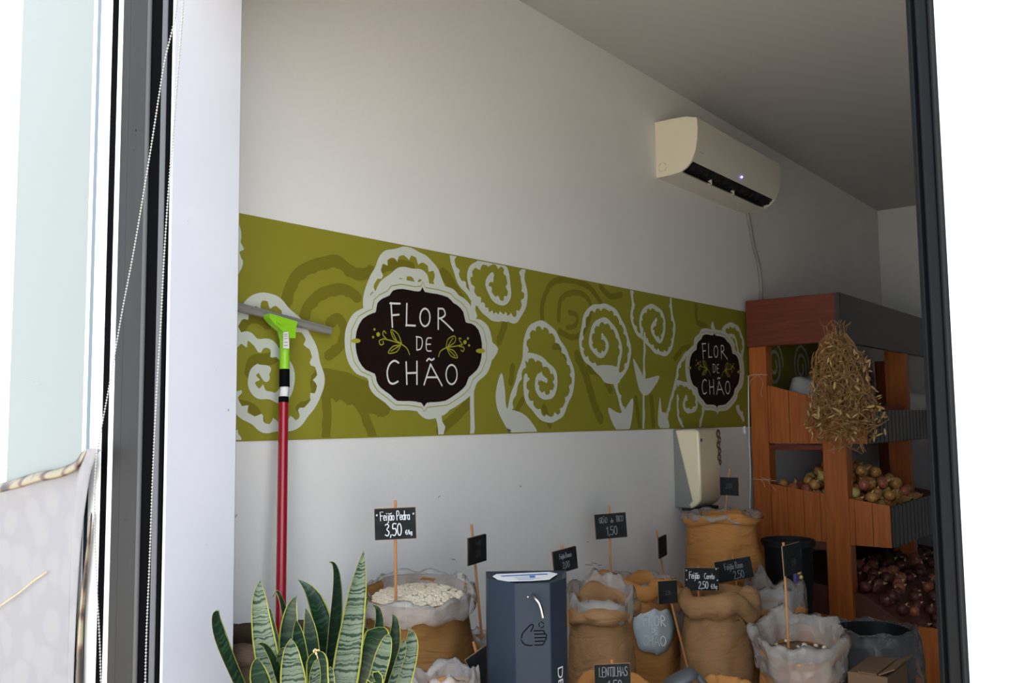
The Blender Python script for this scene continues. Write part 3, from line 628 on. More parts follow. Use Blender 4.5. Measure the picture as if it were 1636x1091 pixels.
# the badge: dark scalloped field, pale border, lettering and sprigs; printed twice
OUT = [(615, 128), (632, 165), (720, 180), (800, 205), (838, 245), (868, 262), (910, 310), (928, 385), (970, 395), (1020, 440), (1045, 540), (1040, 650), (1010, 730), (950, 785), (930, 840), (890, 882), (850, 912), (780, 955), (700, 965), (645, 970), (625, 1000), (605, 970), (520, 957), (430, 955), (380, 912), (310, 860), (280, 812), (268, 760), (200, 730), (150, 660), (128, 560), (135, 450), (180, 360), (250, 320), (275, 310), (285, 250), (320, 215), (375, 190), (400, 155), (470, 143), (560, 160), (600, 157)]
cB = (592, 565)
def scaled(k, kx=None): return [(cB[0]+(p[0]-cB[0])*(kx or k), cB[1]+(p[1]-cB[1])*k) for p in OUT]
def badge(dx):
    def WW(px, py, e): p = W(px, py, e); p.x += dx; return p
    s = 'badge_print'
    m = MB(); P = [WW(*Z5(*p), .0048) for p in scaled(1.17)]; P = smooth_path(P, 3, True); c = sum(P, Vector())/len(P)
    m.add([c]+P, [[0, i+1, (i+1) % len(P)+1] for i in range(len(P))]); root = m.build('badge', 'ban_white', ban)
    m = MB(); P = [WW(*Z5(*p), .0056) for p in OUT]; P = smooth_path(P, 2, True)
    m.add([c+Vector((0, -.0008, 0))]+P, [[0, i+1, (i+1) % len(P)+1] for i in range(len(P))]); m.build('badge_field', 'ban_badge', root)
    m = MB(); ribbon(m, [WW(*Z5(*p), .0053) for p in scaled(1.08)], .0028, NB, True)
    for (x, y) in ((130, 520), (1035, 593)):
        m.add([WW(*Z5(x+34*math.cos(a), y+17*math.sin(a)), .0060) for a in [k*math.pi/6 for k in range(12)]], [list(range(12))])
    m.build('badge_line', 'ban_sprig', root)
    m = MB(); L = lambda pts, wz=17, sm=True: ribbon(m, smooth_path([WW(*Z5(*p), .0062) for p in pts], 4) if sm and len(pts) > 3 else [WW(*Z5(*p), .0062) for p in pts], wz*2.45/4.546/1450, NB)
    for s_ in ([(385, 245), (395, 420)], [(378, 248), (450, 250)], [(390, 335), (442, 330)], [(500, 250), (498, 330), (497, 405), (497, 407), (560, 410)], _o(632, 350, 36, 64), [(728, 285), (728, 435)], [(728, 287), (765, 290), (778, 330), (755, 352), (732, 357)], [(745, 360), (790, 400), (835, 445)],
               [(440, 680), (410, 665), (375, 690), (357, 750), (370, 815), (400, 832), (435, 815)], [(495, 675), (500, 835)], [(573, 670), (573, 835)], [(500, 755), (573, 752)], [(625, 838), (672, 690)], [(672, 690), (755, 845)], [(645, 785), (725, 785)], [(645, 665), (660, 650), (680, 660), (697, 650)], _o(825, 765, 40, 70)): L(s_)
    for s_ in ([(572, 490), (572, 585)], [(568, 490), (605, 500), (612, 540), (600, 578), (572, 587)], [(677, 500), (648, 503), (640, 545), (646, 590), (677, 594)], [(642, 545), (672, 545)]): L(s_, 12)
    m.build('lettering', 'ban_letter', root)
    for strokes, dots in ((([(520, 620), (500, 575), (460, 545), (390, 520), (330, 505)], [(332, 505), (300, 520), (308, 548), (330, 542), (326, 524)], [(350, 505), (326, 475), (333, 448), (348, 465)], [(462, 540), (405, 505), (385, 440), (435, 470), (462, 540)], [(425, 515), (395, 455)], [(455, 552), (400, 560), (365, 608), (425, 600), (455, 552)], [(440, 560), (385, 595)]),
                           ((292, 473, 14), (265, 437, 8), (255, 493, 8))),
                          (([(730, 635), (745, 595), (790, 570), (850, 560), (900, 550)], [(880, 560), (915, 570), (908, 597), (893, 588)], [(905, 550), (885, 520), (880, 500), (895, 505)], [(785, 570), (798, 510), (846, 485), (848, 530), (785, 570)], [(800, 555), (835, 500)], [(790, 575), (840, 592), (868, 642), (820, 630), (790, 575)], [(800, 582), (850, 630)]),
                           ((922, 530, 13), (943, 503, 8), (952, 553, 8)))):
        m = MB()
        for s_ in strokes: L(s_, 10)
        for (x, y, r_) in dots:
            m.add([WW(*Z5(x+r_*math.cos(a), y+r_*1.2*math.sin(a)), .0062) for a in [k*math.pi/4 for k in range(8)]], [list(range(8))])
        m.build('sprig_print', 'ban_sprig', root)
b1 = W(*Z5(*cB), 0); b2 = W(*Z4(1220, 672), 0)
badge(0.0); badge(b2.x-b1.x)

# ================================================================== SQUEEGEE ON A RED POLE
def squeegee():
    top = ony(455, 505, 2.055); foot = Vector((top.x-.0, 1.80, 0.0))
    pA = ony(454.5, 590, 2.045); pB = ony(453.5, 635, 2.040); pC = ony(453, 642, 2.037)
    low = ony(448, 1030, 1.985); dv = (low-pC).normalized(); end = pC+dv*((pC.z-.01)/-dv.z)
    t = thing('window_squeegee', (end.x, end.y, 0), 'window squeegee with lime green head on a red pole leaning against the wall', 'squeegee')
    r = .0135
    MB().tube([pC, end], r, 18).build('pole', 'sq_red', t, smooth=True, auto=40)
    ax = (pA-pC).normalized()
    MB().tube([pC+ax*.012, ony(454.6, 616, 2.042)], r*.88, 18).build('white_band', 'label_white', t, smooth=True, auto=40)
    MB().tube([pC-ax*.002, pC+ax*.014], r*1.02, 18).build('ring', 'ink_black', t, smooth=True, auto=40)
    k1 = ony(454.6, 616, 2.042); MB().tube([k1-ax*.004, pA], r*1.05, 18).build('sleeve', 'ink_black', t, smooth=True, auto=40)
    hA = ony(455, 540, 2.050)
    g = MB(); g.tube([pA-ax*.002, pA.lerp(hA, .5), hA], [r*1.0, r*1.0, r*1.05], 18)
    # flaring neck
    a0 = ony(444, 532, 2.05); a1 = ony(466, 530, 2.05); b0 = ony(421, 503, 2.06); b1_ = ony(466, 516, 2.06); c0 = ony(423, 510, 2.06)
    poly = [ony(*p, 2.062) for p in [(446, 541), (443, 530), (430, 519), (421, 509), (422, 502), (440, 507), (466, 515), (464, 524), (463, 531), (463, 541)]]
    g.prism(poly, (0, -.026, 0))
    head = g.build('head', 'sq_green', t, smooth=True, auto=35)
    m = MB(); m.prism([ony(p[0], p[1], 2.036) for p in [(441, 508), (448, 506), (456, 512), (455, 518), (447, 519), (441, 515)]], (0, -.005, 0)); m.build('thumb_pad', 'sq_green', head)
    m = MB(); m.prism([ony(p[0], p[1], 2.032) for p in [(452.5, 531), (460, 530), (461.5, 557), (452, 556)]], (0, -.002, 0)); lab = m.build('label', 'label_white', head)
    m = MB()
    for yy in (534, 537, 541, 547, 552): ribbon(m, [ony(454, yy, 2.0295), ony(459, yy-.4, 2.0295)], .0022, NB)
    m.build('label_print', 'faint_mark', lab)
    p0 = ony(362, 488, 2.075); p1 = ony(527, 531, 2.075); X = (p1-p0).normalized(); L = (p1-p0).length; c = (p0+p1)/2
    MB().obox(c, (L/2, .011, .0075), X, Vector((0, -1, 0)), .002).build('blade_holder', 'sq_steel', t)
    MB().obox(c+X.cross(Vector((0, -1, 0)))*-.010, (L/2+.004, .003, .006), X, Vector((0, -1, 0))).build('rubber_blade', 'sq_steel', t)
squeegee()

# ================================================================== AIR CONDITIONER
def aircon():
    x0, x1 = 3.89, 4.93
    t = thing('air_conditioner', ((x0+x1)/2, D, 2.62), 'white split air conditioner mounted high on the side wall', 'air conditioner')
    side = [onx(px_, py_, x0) for (px_, py_) in [(1046.5, 195.5), (1070, 190.5), (1095, 186.2), (1113, 187.6), (1114.5, 205), (1113.8, 222), (1111, 240), (1105, 257), (1096.5, 267.5), (1087, 274.5), (1070, 280), (1050, 284)]]
    side = [Vector((x0, min(p.y, D), p.z)) for p in side]; side[0].y = D; side[-1].y = D
    g = MB(); n = len(side)
    # casing without the mouth: three lengthwise shells around a dark recess
    def shell(lo, hi, xa, xb, th):
        s = side[lo:hi+1]; m = MB(); vs = []; c = Vector((x0, 2.02, 2.77))
        for p in s:
            d_ = (c-p); d_.x = 0; d_.normalize()
            for x in (xa, xb):
                vs += [Vector((x, p.y, p.z)), Vector((x, p.y, p.z))+d_*th]
        fs = []
        for i in range(len(s)-1):
            a = 4*i; b = 4*(i+1); fs += [[a, b, b+2, a+2], [a+1, a+3, b+3, b+1], [a, a+1, b+1, b], [a+2, b+2, b+3, a+3]]
        e = 4*(len(s)-1); fs += [[0, 2, 3, 1], [e, e+1, e+3, e+2]]
        m.add(vs, fs); return m
    shell(0, 3, x0+.012, x1-.012, .01).build('top_cover', 'ac_plastic', t, smooth=True, auto=30)
    fp = shell(3, 7, x0+.012, x1-.012, .012).build('front_panel', 'ac_plastic', t, smooth=True, auto=30)
    shell(9, 11, x0+.012, x1-.012, .012).build('bottom_cover', 'ac_plastic', t, smooth=True, auto=30)
    for xa in (x0, x1-.013):
        m = MB(); m.prism([Vector((xa, p.y, p.z)) for p in side], (.013, 0, 0)); ec = m.build('end_cap', 'cream_plastic', t, smooth=True, auto=30)
        if xa == x0:
            m = MB(); c = Vector((x0-.0008, 2.065, 2.665))
            for a in (20, 100, 190, 280): ribbon(m, [c+Vector((0, .021*math.cos(math.radians(a+k*10)), .021*math.sin(math.radians(a+k*10)))) for k in range(7)], .0022, (-1, 0, 0))
            m.build('knockout_mark', 'faint_mark', ec)
    c1, c2 = side[7], side[9]; inn = Vector((0, .055, .045))
    m = MB(); m.prism([c1+Vector((.02, 0, 0)), c1+inn+Vector((.02, .0, .0)), c2+inn*.9+Vector((.02, .03, 0)), c2+Vector((.02, .012, .012))], (x1-x0-.04, 0, 0)); m.build('air_outlet', 'dark_void', t)
    fl_ = MB(); pts = [c2+Vector((.035, -.012, .004)), c2+Vector((.035, .004, .016)), c2+Vector((.035, .022, .032))]
    fl_.prism([pts[0], pts[1], pts[2], pts[2]+Vector((0, .003, -.003)), pts[1]+Vector((0, .003, -.003)), pts[0]+Vector((0, .003, -.003))], (x1-x0-.08, 0, 0)); fl_.build('flap', 'dark_plastic', t)
    for f_ in (.30, .56):
        xx = x0+(x1-x0)*f_; m = MB(); m.box((xx-.006, c2.y-.016, c2.z-.002), (xx+.006, c2.y+.006, c2.z+.026), .002); m.build('flap_arm', 'ac_plastic', t)
    for k in range(14):
        xx = x0+.06+k*(x1-x0-.12)/13; m = MB(); m.box((xx-.001, c1.y+.012, c2.z+.012), (xx+.001, c1.y+.040, c1.z+.004)); m.build('vane', 'dark_plastic', t)
    m = MB(); m.tube(smooth_path([Vector((x1-.035, c1.y-.004, c1.z)), Vector((x1-.034, (c1.y+c2.y)/2-.006, (c1.z+c2.z)/2-.008)), Vector((x1-.05, c2.y, c2.z+.002))], 5), .0045, 6); m.build('flap_end', 'white_gloss', t, smooth=True)
    led = onp(1185.5, 283, side[5]+Vector((0, -.001, 0)), Vector((0, -1, -.22)).normalized())
    MB().ball(led, .0045, nu=10, nv=6).build('indicator_light', 'led', fp)
    m = MB(); a = led+Vector((-.002, -.002, .05)); ribbon(m, [a, a+Vector((.001, 0, .016))], .005, NB); m.build('display_mark', 'label_white', fp)
    m = MB(); a = onp(1118, 243, side[5]+Vector((0, -.0025, 0)), Vector((0, -1, -.18)).normalized())
    for k in range(3): ribbon(m, [a+Vector((k*.016, 0, 0)), a+Vector((k*.016+.009, 0, .004))], .004, NB)
    m.build('maker_mark', 'faint_mark', fp)
    # pipe/cable down the wall
    P = smooth_path([ony(*p, D-.012) for p in [(1194, 340), (1199, 365), (1204, 392), (1211, 418), (1215, 445), (1216, 480), (1214, 520)]], 6)
    o = MB().tube(P, .011, 10).build('drain_pipe', 'faint_mark', smooth=True, origin=P[-1]); tag(o, 'grey drain pipe running down the wall from the air conditioner', 'pipe')
aircon()

# ================================================================== PAPER TOWEL DISPENSER
def towel():
    xs, xe = 3.985, 4.205
    t = thing('towel_dispenser', ((xs+xe)/2, D, 1.0), 'cream paper towel dispenser on the wall above a tall sack', 'dispenser')
    MB().box((xs+.004, 2.0, 1.015), (xe-.004, D, 1.388), .004).build('back_plate', 'grey_plastic', t)
    side = [(2.085, 1.388), (1.985, 1.392), (1.968, 1.386), (1.958, 1.372), (1.955, 1.20), (1.958, 1.055), (1.985, 1.028), (2.012, 1.012), (2.022, 1.018), (2.022, 1.032), (2.005, 1.052)]
    # rear edge of the cover slopes from the hinge up to the top
    m = MB(); m.prism([Vector((xs-.006, y, z)) for (y, z) in side], (xe-xs+.012, 0, 0))
    cov = m.build('cover', 'cream_cover', t, smooth=True, auto=50)
    bv = cov.modifiers.new('round', 'BEVEL'); bv.width = .010; bv.segments = 3; bv.limit_method = 'ANGLE'; bv.angle_limit = math.radians(60)
    m = MB(); m.tube([(xs-.0085, 2.014, 1.024), (xs-.006, 2.014, 1.024)], .005, 10); m.build('hinge_pin', 'grey_plastic', cov)
    c = ony(1120, 703, 1.9545); m = MB(); m.tube([c, c+Vector((0, -.003, 0))], .0085, 10); m.build('lock', 'scoop', cov)
    m = MB()
    for (x, z, r_) in ((4.182, 1.365, .020), (4.196, 1.335, .016), (4.180, 1.31, .018), (4.193, 1.28, .016), (4.186, 1.25, .018), (4.196, 1.225, .012)):
        ribbon(m, [Vector((min(x+r_*math.cos(a)*(1-k/60), 4.208), 1.9535, z+r_*math.sin(a)*(1-k/60))) for k, a in enumerate([j*.42 for j in range(26)])], .010, NB)
    m.build('flower_sticker', 'bean_dark', cov)
    m = MB(); m.box((xs+.02, 1.965, 1.0), (xe-.02, 2.07, 1.016)); m.build('outlet', 'dark_void', t)
towel()
# cable running beside the display shelf, with a small clip
P = smooth_path([ony(*p, D-.008) for p in [(1196, 600), (1196, 640), (1197, 700), (1199, 760), (1198, 800), (1198, 880)]], 5)
o = MB().tube(P, .004, 8).build('wall_cable', 'label_white', smooth=True, origin=P[-1]); tag(o, 'thin white cable running down beside the wooden shelf post', 'cable')
c = ony(1190, 687, D-.008); o = MB().obox(c, (.010, .008, .022), (1, 0, .15), (0, 1, 0), .004).build('cable_clip', 'label_white', origin=c); tag(o, 'small white clip stuck on the wall under the banner edge', 'clip')

# ================================================================== DISPLAY SHELF
SX0 = 4.86; SXE = 7.4
shelf = thing('display_shelf', (SX0, 1.8, 0), 'tall varnished wooden market shelf with slatted bins and a deep top fascia', 'shelf')
PIECES = {}
def piece(name, size, loc, m, parent, ch=.003):
    k = (name, tuple(round(s, 4) for s in size), m)
    if k in PIECES:
        o = bpy.data.objects.new(name, PIECES[k]); COL.objects.link(o)
    else:
        o = MB().box((-size[0]/2, -size[1]/2, -size[2]/2), (size[0]/2, size[1]/2, size[2]/2), ch).build(name, m); PIECES[k] = o.data
    o.parent = parent; o.location = Vector(loc)-wloc(parent); return o
# posts: back row at the wall, front row
for x in (SX0+.045, 6.13, 7.3):
    piece('post', (.09, .10, 1.86), (x, 2.02, .93), 'wood', shelf)
    piece('post', (.09, .125, 1.86), (x, 1.612, .93), 'wood', shelf)
# top fascia
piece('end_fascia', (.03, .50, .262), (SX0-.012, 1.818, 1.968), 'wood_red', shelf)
piece('front_fascia', (SXE-SX0+.03, .03, .262), ((SX0+SXE)/2-.012, 1.556, 1.968), 'wood_front_shaded', shelf)
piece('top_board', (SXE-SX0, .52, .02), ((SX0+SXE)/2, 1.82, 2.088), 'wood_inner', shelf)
# bins: sloping sides of upright planks, slatted fronts
def bin_(zb, ztb, ztf, yb, yf, nm):
    br = MB().box((SX0+.03, yf+.02, zb+.02), (SXE, yb, zb+.04)).build('bin_floor', 'wood_inner', shelf)
    wdt = (yb-yf)/8 if yf < 1.4 else (yb-yf)/6
    n = int(round((yb-yf)/wdt)); y = yb
    for k in range(n):
        y1 = y-wdt
        za = ztb+(ztf-ztb)*(yb-y)/(yb-yf); zc = ztb+(ztf-ztb)*(yb-y1)/(yb-yf)
        m = MB(); m.prism([(SX0+.012, y-.0015, zb), (SX0+.012, y1+.0015, zb), (SX0+.012, y1+.0015, zc), (SX0+.012, y-.0015, za)], (.02, 0, 0))
        m.build('plank', 'wood', shelf); y = y1
    w2 = .075; x = SX0+.012; k = 0
    while x < SXE-.03:
        piece('slat', (w2-.006, .02, ztf-zb), (x+w2/2, yf-.010, (zb+ztf)/2), 'wood_front_shaded', shelf, .004); x += w2
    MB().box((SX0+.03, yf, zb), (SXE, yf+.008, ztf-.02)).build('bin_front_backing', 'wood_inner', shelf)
bin_(1.300, 1.645, 1.475, 2.06, 1.44, 'u')
bin_(0.775, 1.090, 0.985, 2.06, 1.345, 'm')
piece('rail', (.03, .42, .030), (SX0+.02, 1.81, 1.278), 'wood_red', shelf)
piece('rail', (.03, .42, .045), (SX0+.02, 1.81, .760), 'wood_inner', shelf)
# lowest bin near the floor
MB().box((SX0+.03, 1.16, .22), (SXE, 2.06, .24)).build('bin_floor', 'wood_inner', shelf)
MB().box((SX0+.03, 1.14, .10), (SXE, 1.165, .36)).build('bin_front_board', 'wood_front_shaded', shelf)
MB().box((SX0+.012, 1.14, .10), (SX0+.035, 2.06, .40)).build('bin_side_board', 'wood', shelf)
# goods on the upper tier
o = MB(); c = Vector((5.42, 1.66, 1.50))
def bag(c, s, seed, name, m, label, cat):
    b_ = MB(); b_.ball((0, 0, 0), 1.0, nu=16, nv=10)
    b_.v = [tuple(Vector((v[0]*s[0], v[1]*s[1], v[2]*s[2]))*(1+.28*noise.noise(Vector(v)*1.7+Vector((seed, 0, 0))))) for v in b_.v]
    o = b_.build(name, m, smooth=True); o.location = c; tag(o, label, cat); return o
bag(Vector((5.62, 1.85, 1.50)), (.17, .11, .16), 3, 'plastic_bag', 'bag_white', 'crumpled white plastic bag on the upper shelf behind the dried bunch', 'bag')
bag(Vector((6.42, 1.62, 1.47)), (.34, .13, .15), 9, 'plastic_bag', 'bag_white', 'pale paper bag lying on the upper shelf near the black door seal', 'bag')
bag(Vector((5.15, 1.86, 1.52)), (.12, .10, .16), 5, 'plastic_bag', 'bag_white', 'small white bag seen between the shelf posts on the upper tier', 'bag')
o = MB(); o.prism([(5.38, 1.53, 1.40), (5.38, 1.66, 1.40), (5.38, 1.68, 1.50), (5.38, 1.51, 1.50)], (.5, 0, 0)); t_ = o.build('produce_tray', 'tray_red', origin=(5.6, 1.6, 1.40)); tag(t_, 'red orange produce tray on the upper shelf', 'tray')

# ---------------- onions
def onion_proto(name, m):
    t = thing(name, (0, 0, 0), 'x', 'onion')
    b_ = MB(); b_.lathe((0, 0, 0), [(.004, -.030), (.018, -.027), (.031, -.012), (.034, .002), (.030, .014), (.018, .025), (.009, .031)], 12); b_.build('bulb', m, t, smooth=True)
    b_ = MB(); b_.lathe((0, 0, 0), [(.009, .030), (.005, .036), (.003, .042), (.0018, .047)], 7, lambda a, r, z: (r*(1+.3*math.sin(3*a)), z)); b_.build('neck', 'onion_skin', t, smooth=True)
    b_ = MB()
    for k in range(5): b_.tube([(0, 0, -.029), (.006*math.cos(k*1.3), .006*math.sin(k*1.3), -.034)], .0008, 4)
    b_.build('root_tuft', 'onion_skin', t)
    return t
PRO = [onion_proto('onion', m_) for m_ in ('onion_gold', 'onion_pale', 'onion_red', 'onion_red_shaded')]
USED = [False]*4
def put_onion(k, loc, s, label, group):
    o = PRO[k] if not USED[k] else dup(PRO[k]); USED[k] = True
    o.location = loc; o.rotation_euler = (R.uniform(-1.3, 1.3), R.uniform(-1.3, 1.3), R.uniform(0, 6)); o.scale = (s, s, s)
    o['label'] = label; o['group'] = group; return o
KN = ['golden brown onion', 'pale yellow green onion', 'reddish brown onion', 'dark red onion']
def where(x, y, l):
    a = ' atop the heap' if l == 3 else ' near the top' if l == 2 else ' midway up' if l == 1 else ' along the front' if y < 1.46 else ' low down'
    b = ' behind the post' if y > 1.675 else ' by the planks' if x < 5.1 else ' in mid heap' if x < 5.45 else ' far back'
    return a+b
def heap(x0, x1, y0, y1, zfn, layers, kinds, sp_, lab, group, cond=lambda x, y, l: True):
    for l in range(layers):
        pts = []
        for q in range(2600):
            x = R.uniform(x0+.03, x1-.03); y = R.uniform(y0+.03, y1-.03)
            if cond(x, y, l) and all((x-a)**2+(y-b)**2 > sp_*sp_ for a, b in pts):
                pts.append((x, y)); k = R.choice(kinds)
                put_onion(k, (x, y, zfn(x, y)+l*sp_*.72+.034+R.uniform(-.008, .010)), R.uniform(.82, 1.14), KN[k]+where(x, y, l)+lab, group)
# middle bin: false floor of crates sloping, heap highest in the middle
inc = MB(); inc.prism([(SX0+.04, 2.05, .82), (SX0+.04, 1.37, .82), (SX0+.04, 1.37, .93), (SX0+.04, 2.05, 1.045)], (1.5, 0, 0)); inc.build('bin_liner', 'wood_inner', shelf)
zs = lambda x, y: .93+(y-1.37)/(.68)*.115
heap(SX0+.04, 5.72, 1.37, 1.98, zs, 4, [0, 0, 0, 0, 0, 1, 2, 2], .070, ' in the middle bin', 'onions in the middle shelf bin',
     lambda x, y, l: l == 0 or (l == 1 and ((x-5.22)/.40)**2+((y-1.60)/.25)**2 < 1) or (l == 2 and ((x-5.20)/.30)**2+((y-1.61)/.19)**2 < 1) or (l == 3 and ((x-5.16)/.20)**2+((y-1.62)/.13)**2 < 1))
# lowest bin, in the dark
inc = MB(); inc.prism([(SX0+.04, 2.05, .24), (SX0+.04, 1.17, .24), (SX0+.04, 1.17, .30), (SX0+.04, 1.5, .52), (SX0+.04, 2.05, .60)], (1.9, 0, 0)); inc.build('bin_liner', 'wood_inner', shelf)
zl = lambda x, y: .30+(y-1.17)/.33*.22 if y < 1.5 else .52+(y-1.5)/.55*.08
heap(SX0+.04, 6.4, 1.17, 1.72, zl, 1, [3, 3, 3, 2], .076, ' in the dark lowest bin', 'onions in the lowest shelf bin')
for k in range(4):
    if not USED[k]: put_onion(k, (5.2, 1.5, 1.1), 1, KN[k]+' in the slatted middle bin of the wooden shelf', 'onions in the middle shelf bin')

# ---------------- bunch of dried bean plants hanging on the shelf corner
def bunch():
    top = onx(1340, 528, 4.72); t = thing('dried_bean_bunch', top, 'bunch of dried bean plants with pale pods hanging from the shelf corner', 'dried plants')
    cx = lambda f_: onx(1336+14*f_, 528+175*f_, 4.70)
    halfw = lambda f_: (.035+.145*math.sin(min(1, f_*1.5)*math.pi*.5))*(1.0+.10*math.sin(f_*9))*(1.0 if f_ < .85 else 1-(f_-.85)*1.6)
    m = MB(); rr = random.Random(3)
    for k in range(330):
        f0 = rr.uniform(0, .75); f1 = min(1.1, f0+rr.uniform(.12, .45)); a = rr.uniform(0, 6.28); q0 = math.sqrt(rr.random())
        pts = []
        for j in range(5):
            f_ = f0+(f1-f0)*j/4; h = halfw(min(f_, 1)); aa = a+rr.uniform(-1.1, 1.1)*(j/4)
            pts.append(cx(f_)+RH*(h*q0*math.cos(aa)*1.05+rr.uniform(-.014, .014))+FH*(h*.75*q0*math.sin(aa)+rr.uniform(-.01, .01))+ZU*rr.uniform(-.014, .014))
        r0 = rr.uniform(.0011, .0026); m.tube(smooth_path(pts, 2), r0, 4, cap=False)
    for k in range(26):   # stray tips at top and bottom
        f_ = rr.choice([0, 0, 1.0]); s_ = -1 if f_ else 1; p = cx(f_)+RH*rr.uniform(-.05, .05)+FH*rr.uniform(-.03, .03)
        m.tube([p-ZU*.03*s_, p+RH*rr.uniform(-.02, .02)+ZU*s_*.02, p+RH*rr.uniform(-.04, .04)+ZU*s_*rr.uniform(.03, .06)], .0012, 4, cap=False)
    tag(m.build('stem_tangle', 'straw', t), kind='stuff')
    # curled dry leaves, uncountable
    m = MB()
    for k in range(520):
        f_ = rr.uniform(.05, 1.0); a = rr.uniform(0, 6.28); q0 = math.sqrt(rr.uniform(.2, 1)); h = halfw(f_)
        c = cx(f_)+RH*(h*q0*math.cos(a))+FH*(h*.75*q0*math.sin(a)); A = Vector((rr.gauss(0, 1), rr.gauss(0, 1), rr.gauss(-.5, 1))).normalized(); B = A.orthogonal().normalized(); L = rr.uniform(.016, .040); w_ = L*.28; N_ = A.cross(B)
        m.add([c, c+A*L*.5+B*w_, c+A*L+N_*L*.3, c+A*L*.5-B*w_], [[0, 1, 2], [0, 2, 3]])
    tag(m.build('dry_leaf_litter', 'straw', t), kind='stuff')
    pm_ = None
    for k in range(75):
        f_ = rr.uniform(.05, 1)**.75; a = rr.uniform(3.0, 6.4); h = halfw(f_)*rr.uniform(.95, 1.12)
        c = cx(f_)+RH*(h*math.cos(a))*1.0+FH*(h*.95*math.sin(a)-.006)
        if pm_ is None:
            b_ = MB(); b_.lathe((0, 0, 0), [(.0008, -.024), (.0045, -.014), (.0062, 0), (.0050, .012), (.001, .022)], 6, lambda a_, r_, z_: (r_*(1+.4*math.cos(2*a_)), z_)); o = b_.build('pod', 'pod', smooth=True); pm_ = o.data; o.parent = t
        else:
            o = bpy.data.objects.new('pod', pm_); COL.objects.link(o); o.parent = t
        o.location = c-top; o.rotation_euler = (rr.gauss(0, .7), rr.gauss(0, .7), rr.uniform(0, 6)); s = rr.uniform(.5, 1.0); o.scale = (s, s, s)
bunch()
def twine(pts, label, extra):
    m = MB(); P = [onx(*p) for p in pts]; m.tube(smooth_path(P, 5), .0022, 5)
    for e_ in extra: m.tube(smooth_path([onx(*p) for p in e_], 5), .0018, 5)
    tag(m.build('twine', 'twine', origin=P[0]), label, 'twine', 'twine ties on the shelf post')
xs_ = SX0-.006
twine([(1193, 601, xs_), (1203, 599, xs_), (1214, 598, xs_), (1226, 599, xs_)], 'upper piece of twine tied round the front shelf post', [[(1210, 599, xs_), (1200, 608, xs_-.01), (1198, 617, xs_-.01)], [(1212, 599, xs_), (1219, 612, xs_-.01), (1216, 625, xs_-.01), (1217, 634, xs_-.01)]])
twine([(1200, 765, xs_), (1214, 766, xs_), (1226, 767, xs_), (1240, 768, xs_)], 'lower piece of twine tied round the front shelf post with a bow', [[(1216, 766, xs_), (1220, 771, xs_-.01), (1222, 778, xs_-.01)], [(1226, 767, xs_), (1233, 776, xs_-.01), (1240, 784, xs_-.01)], [(1216, 763, xs_-.008), (1226, 766, xs_-.012), (1232, 764, xs_-.01)]])

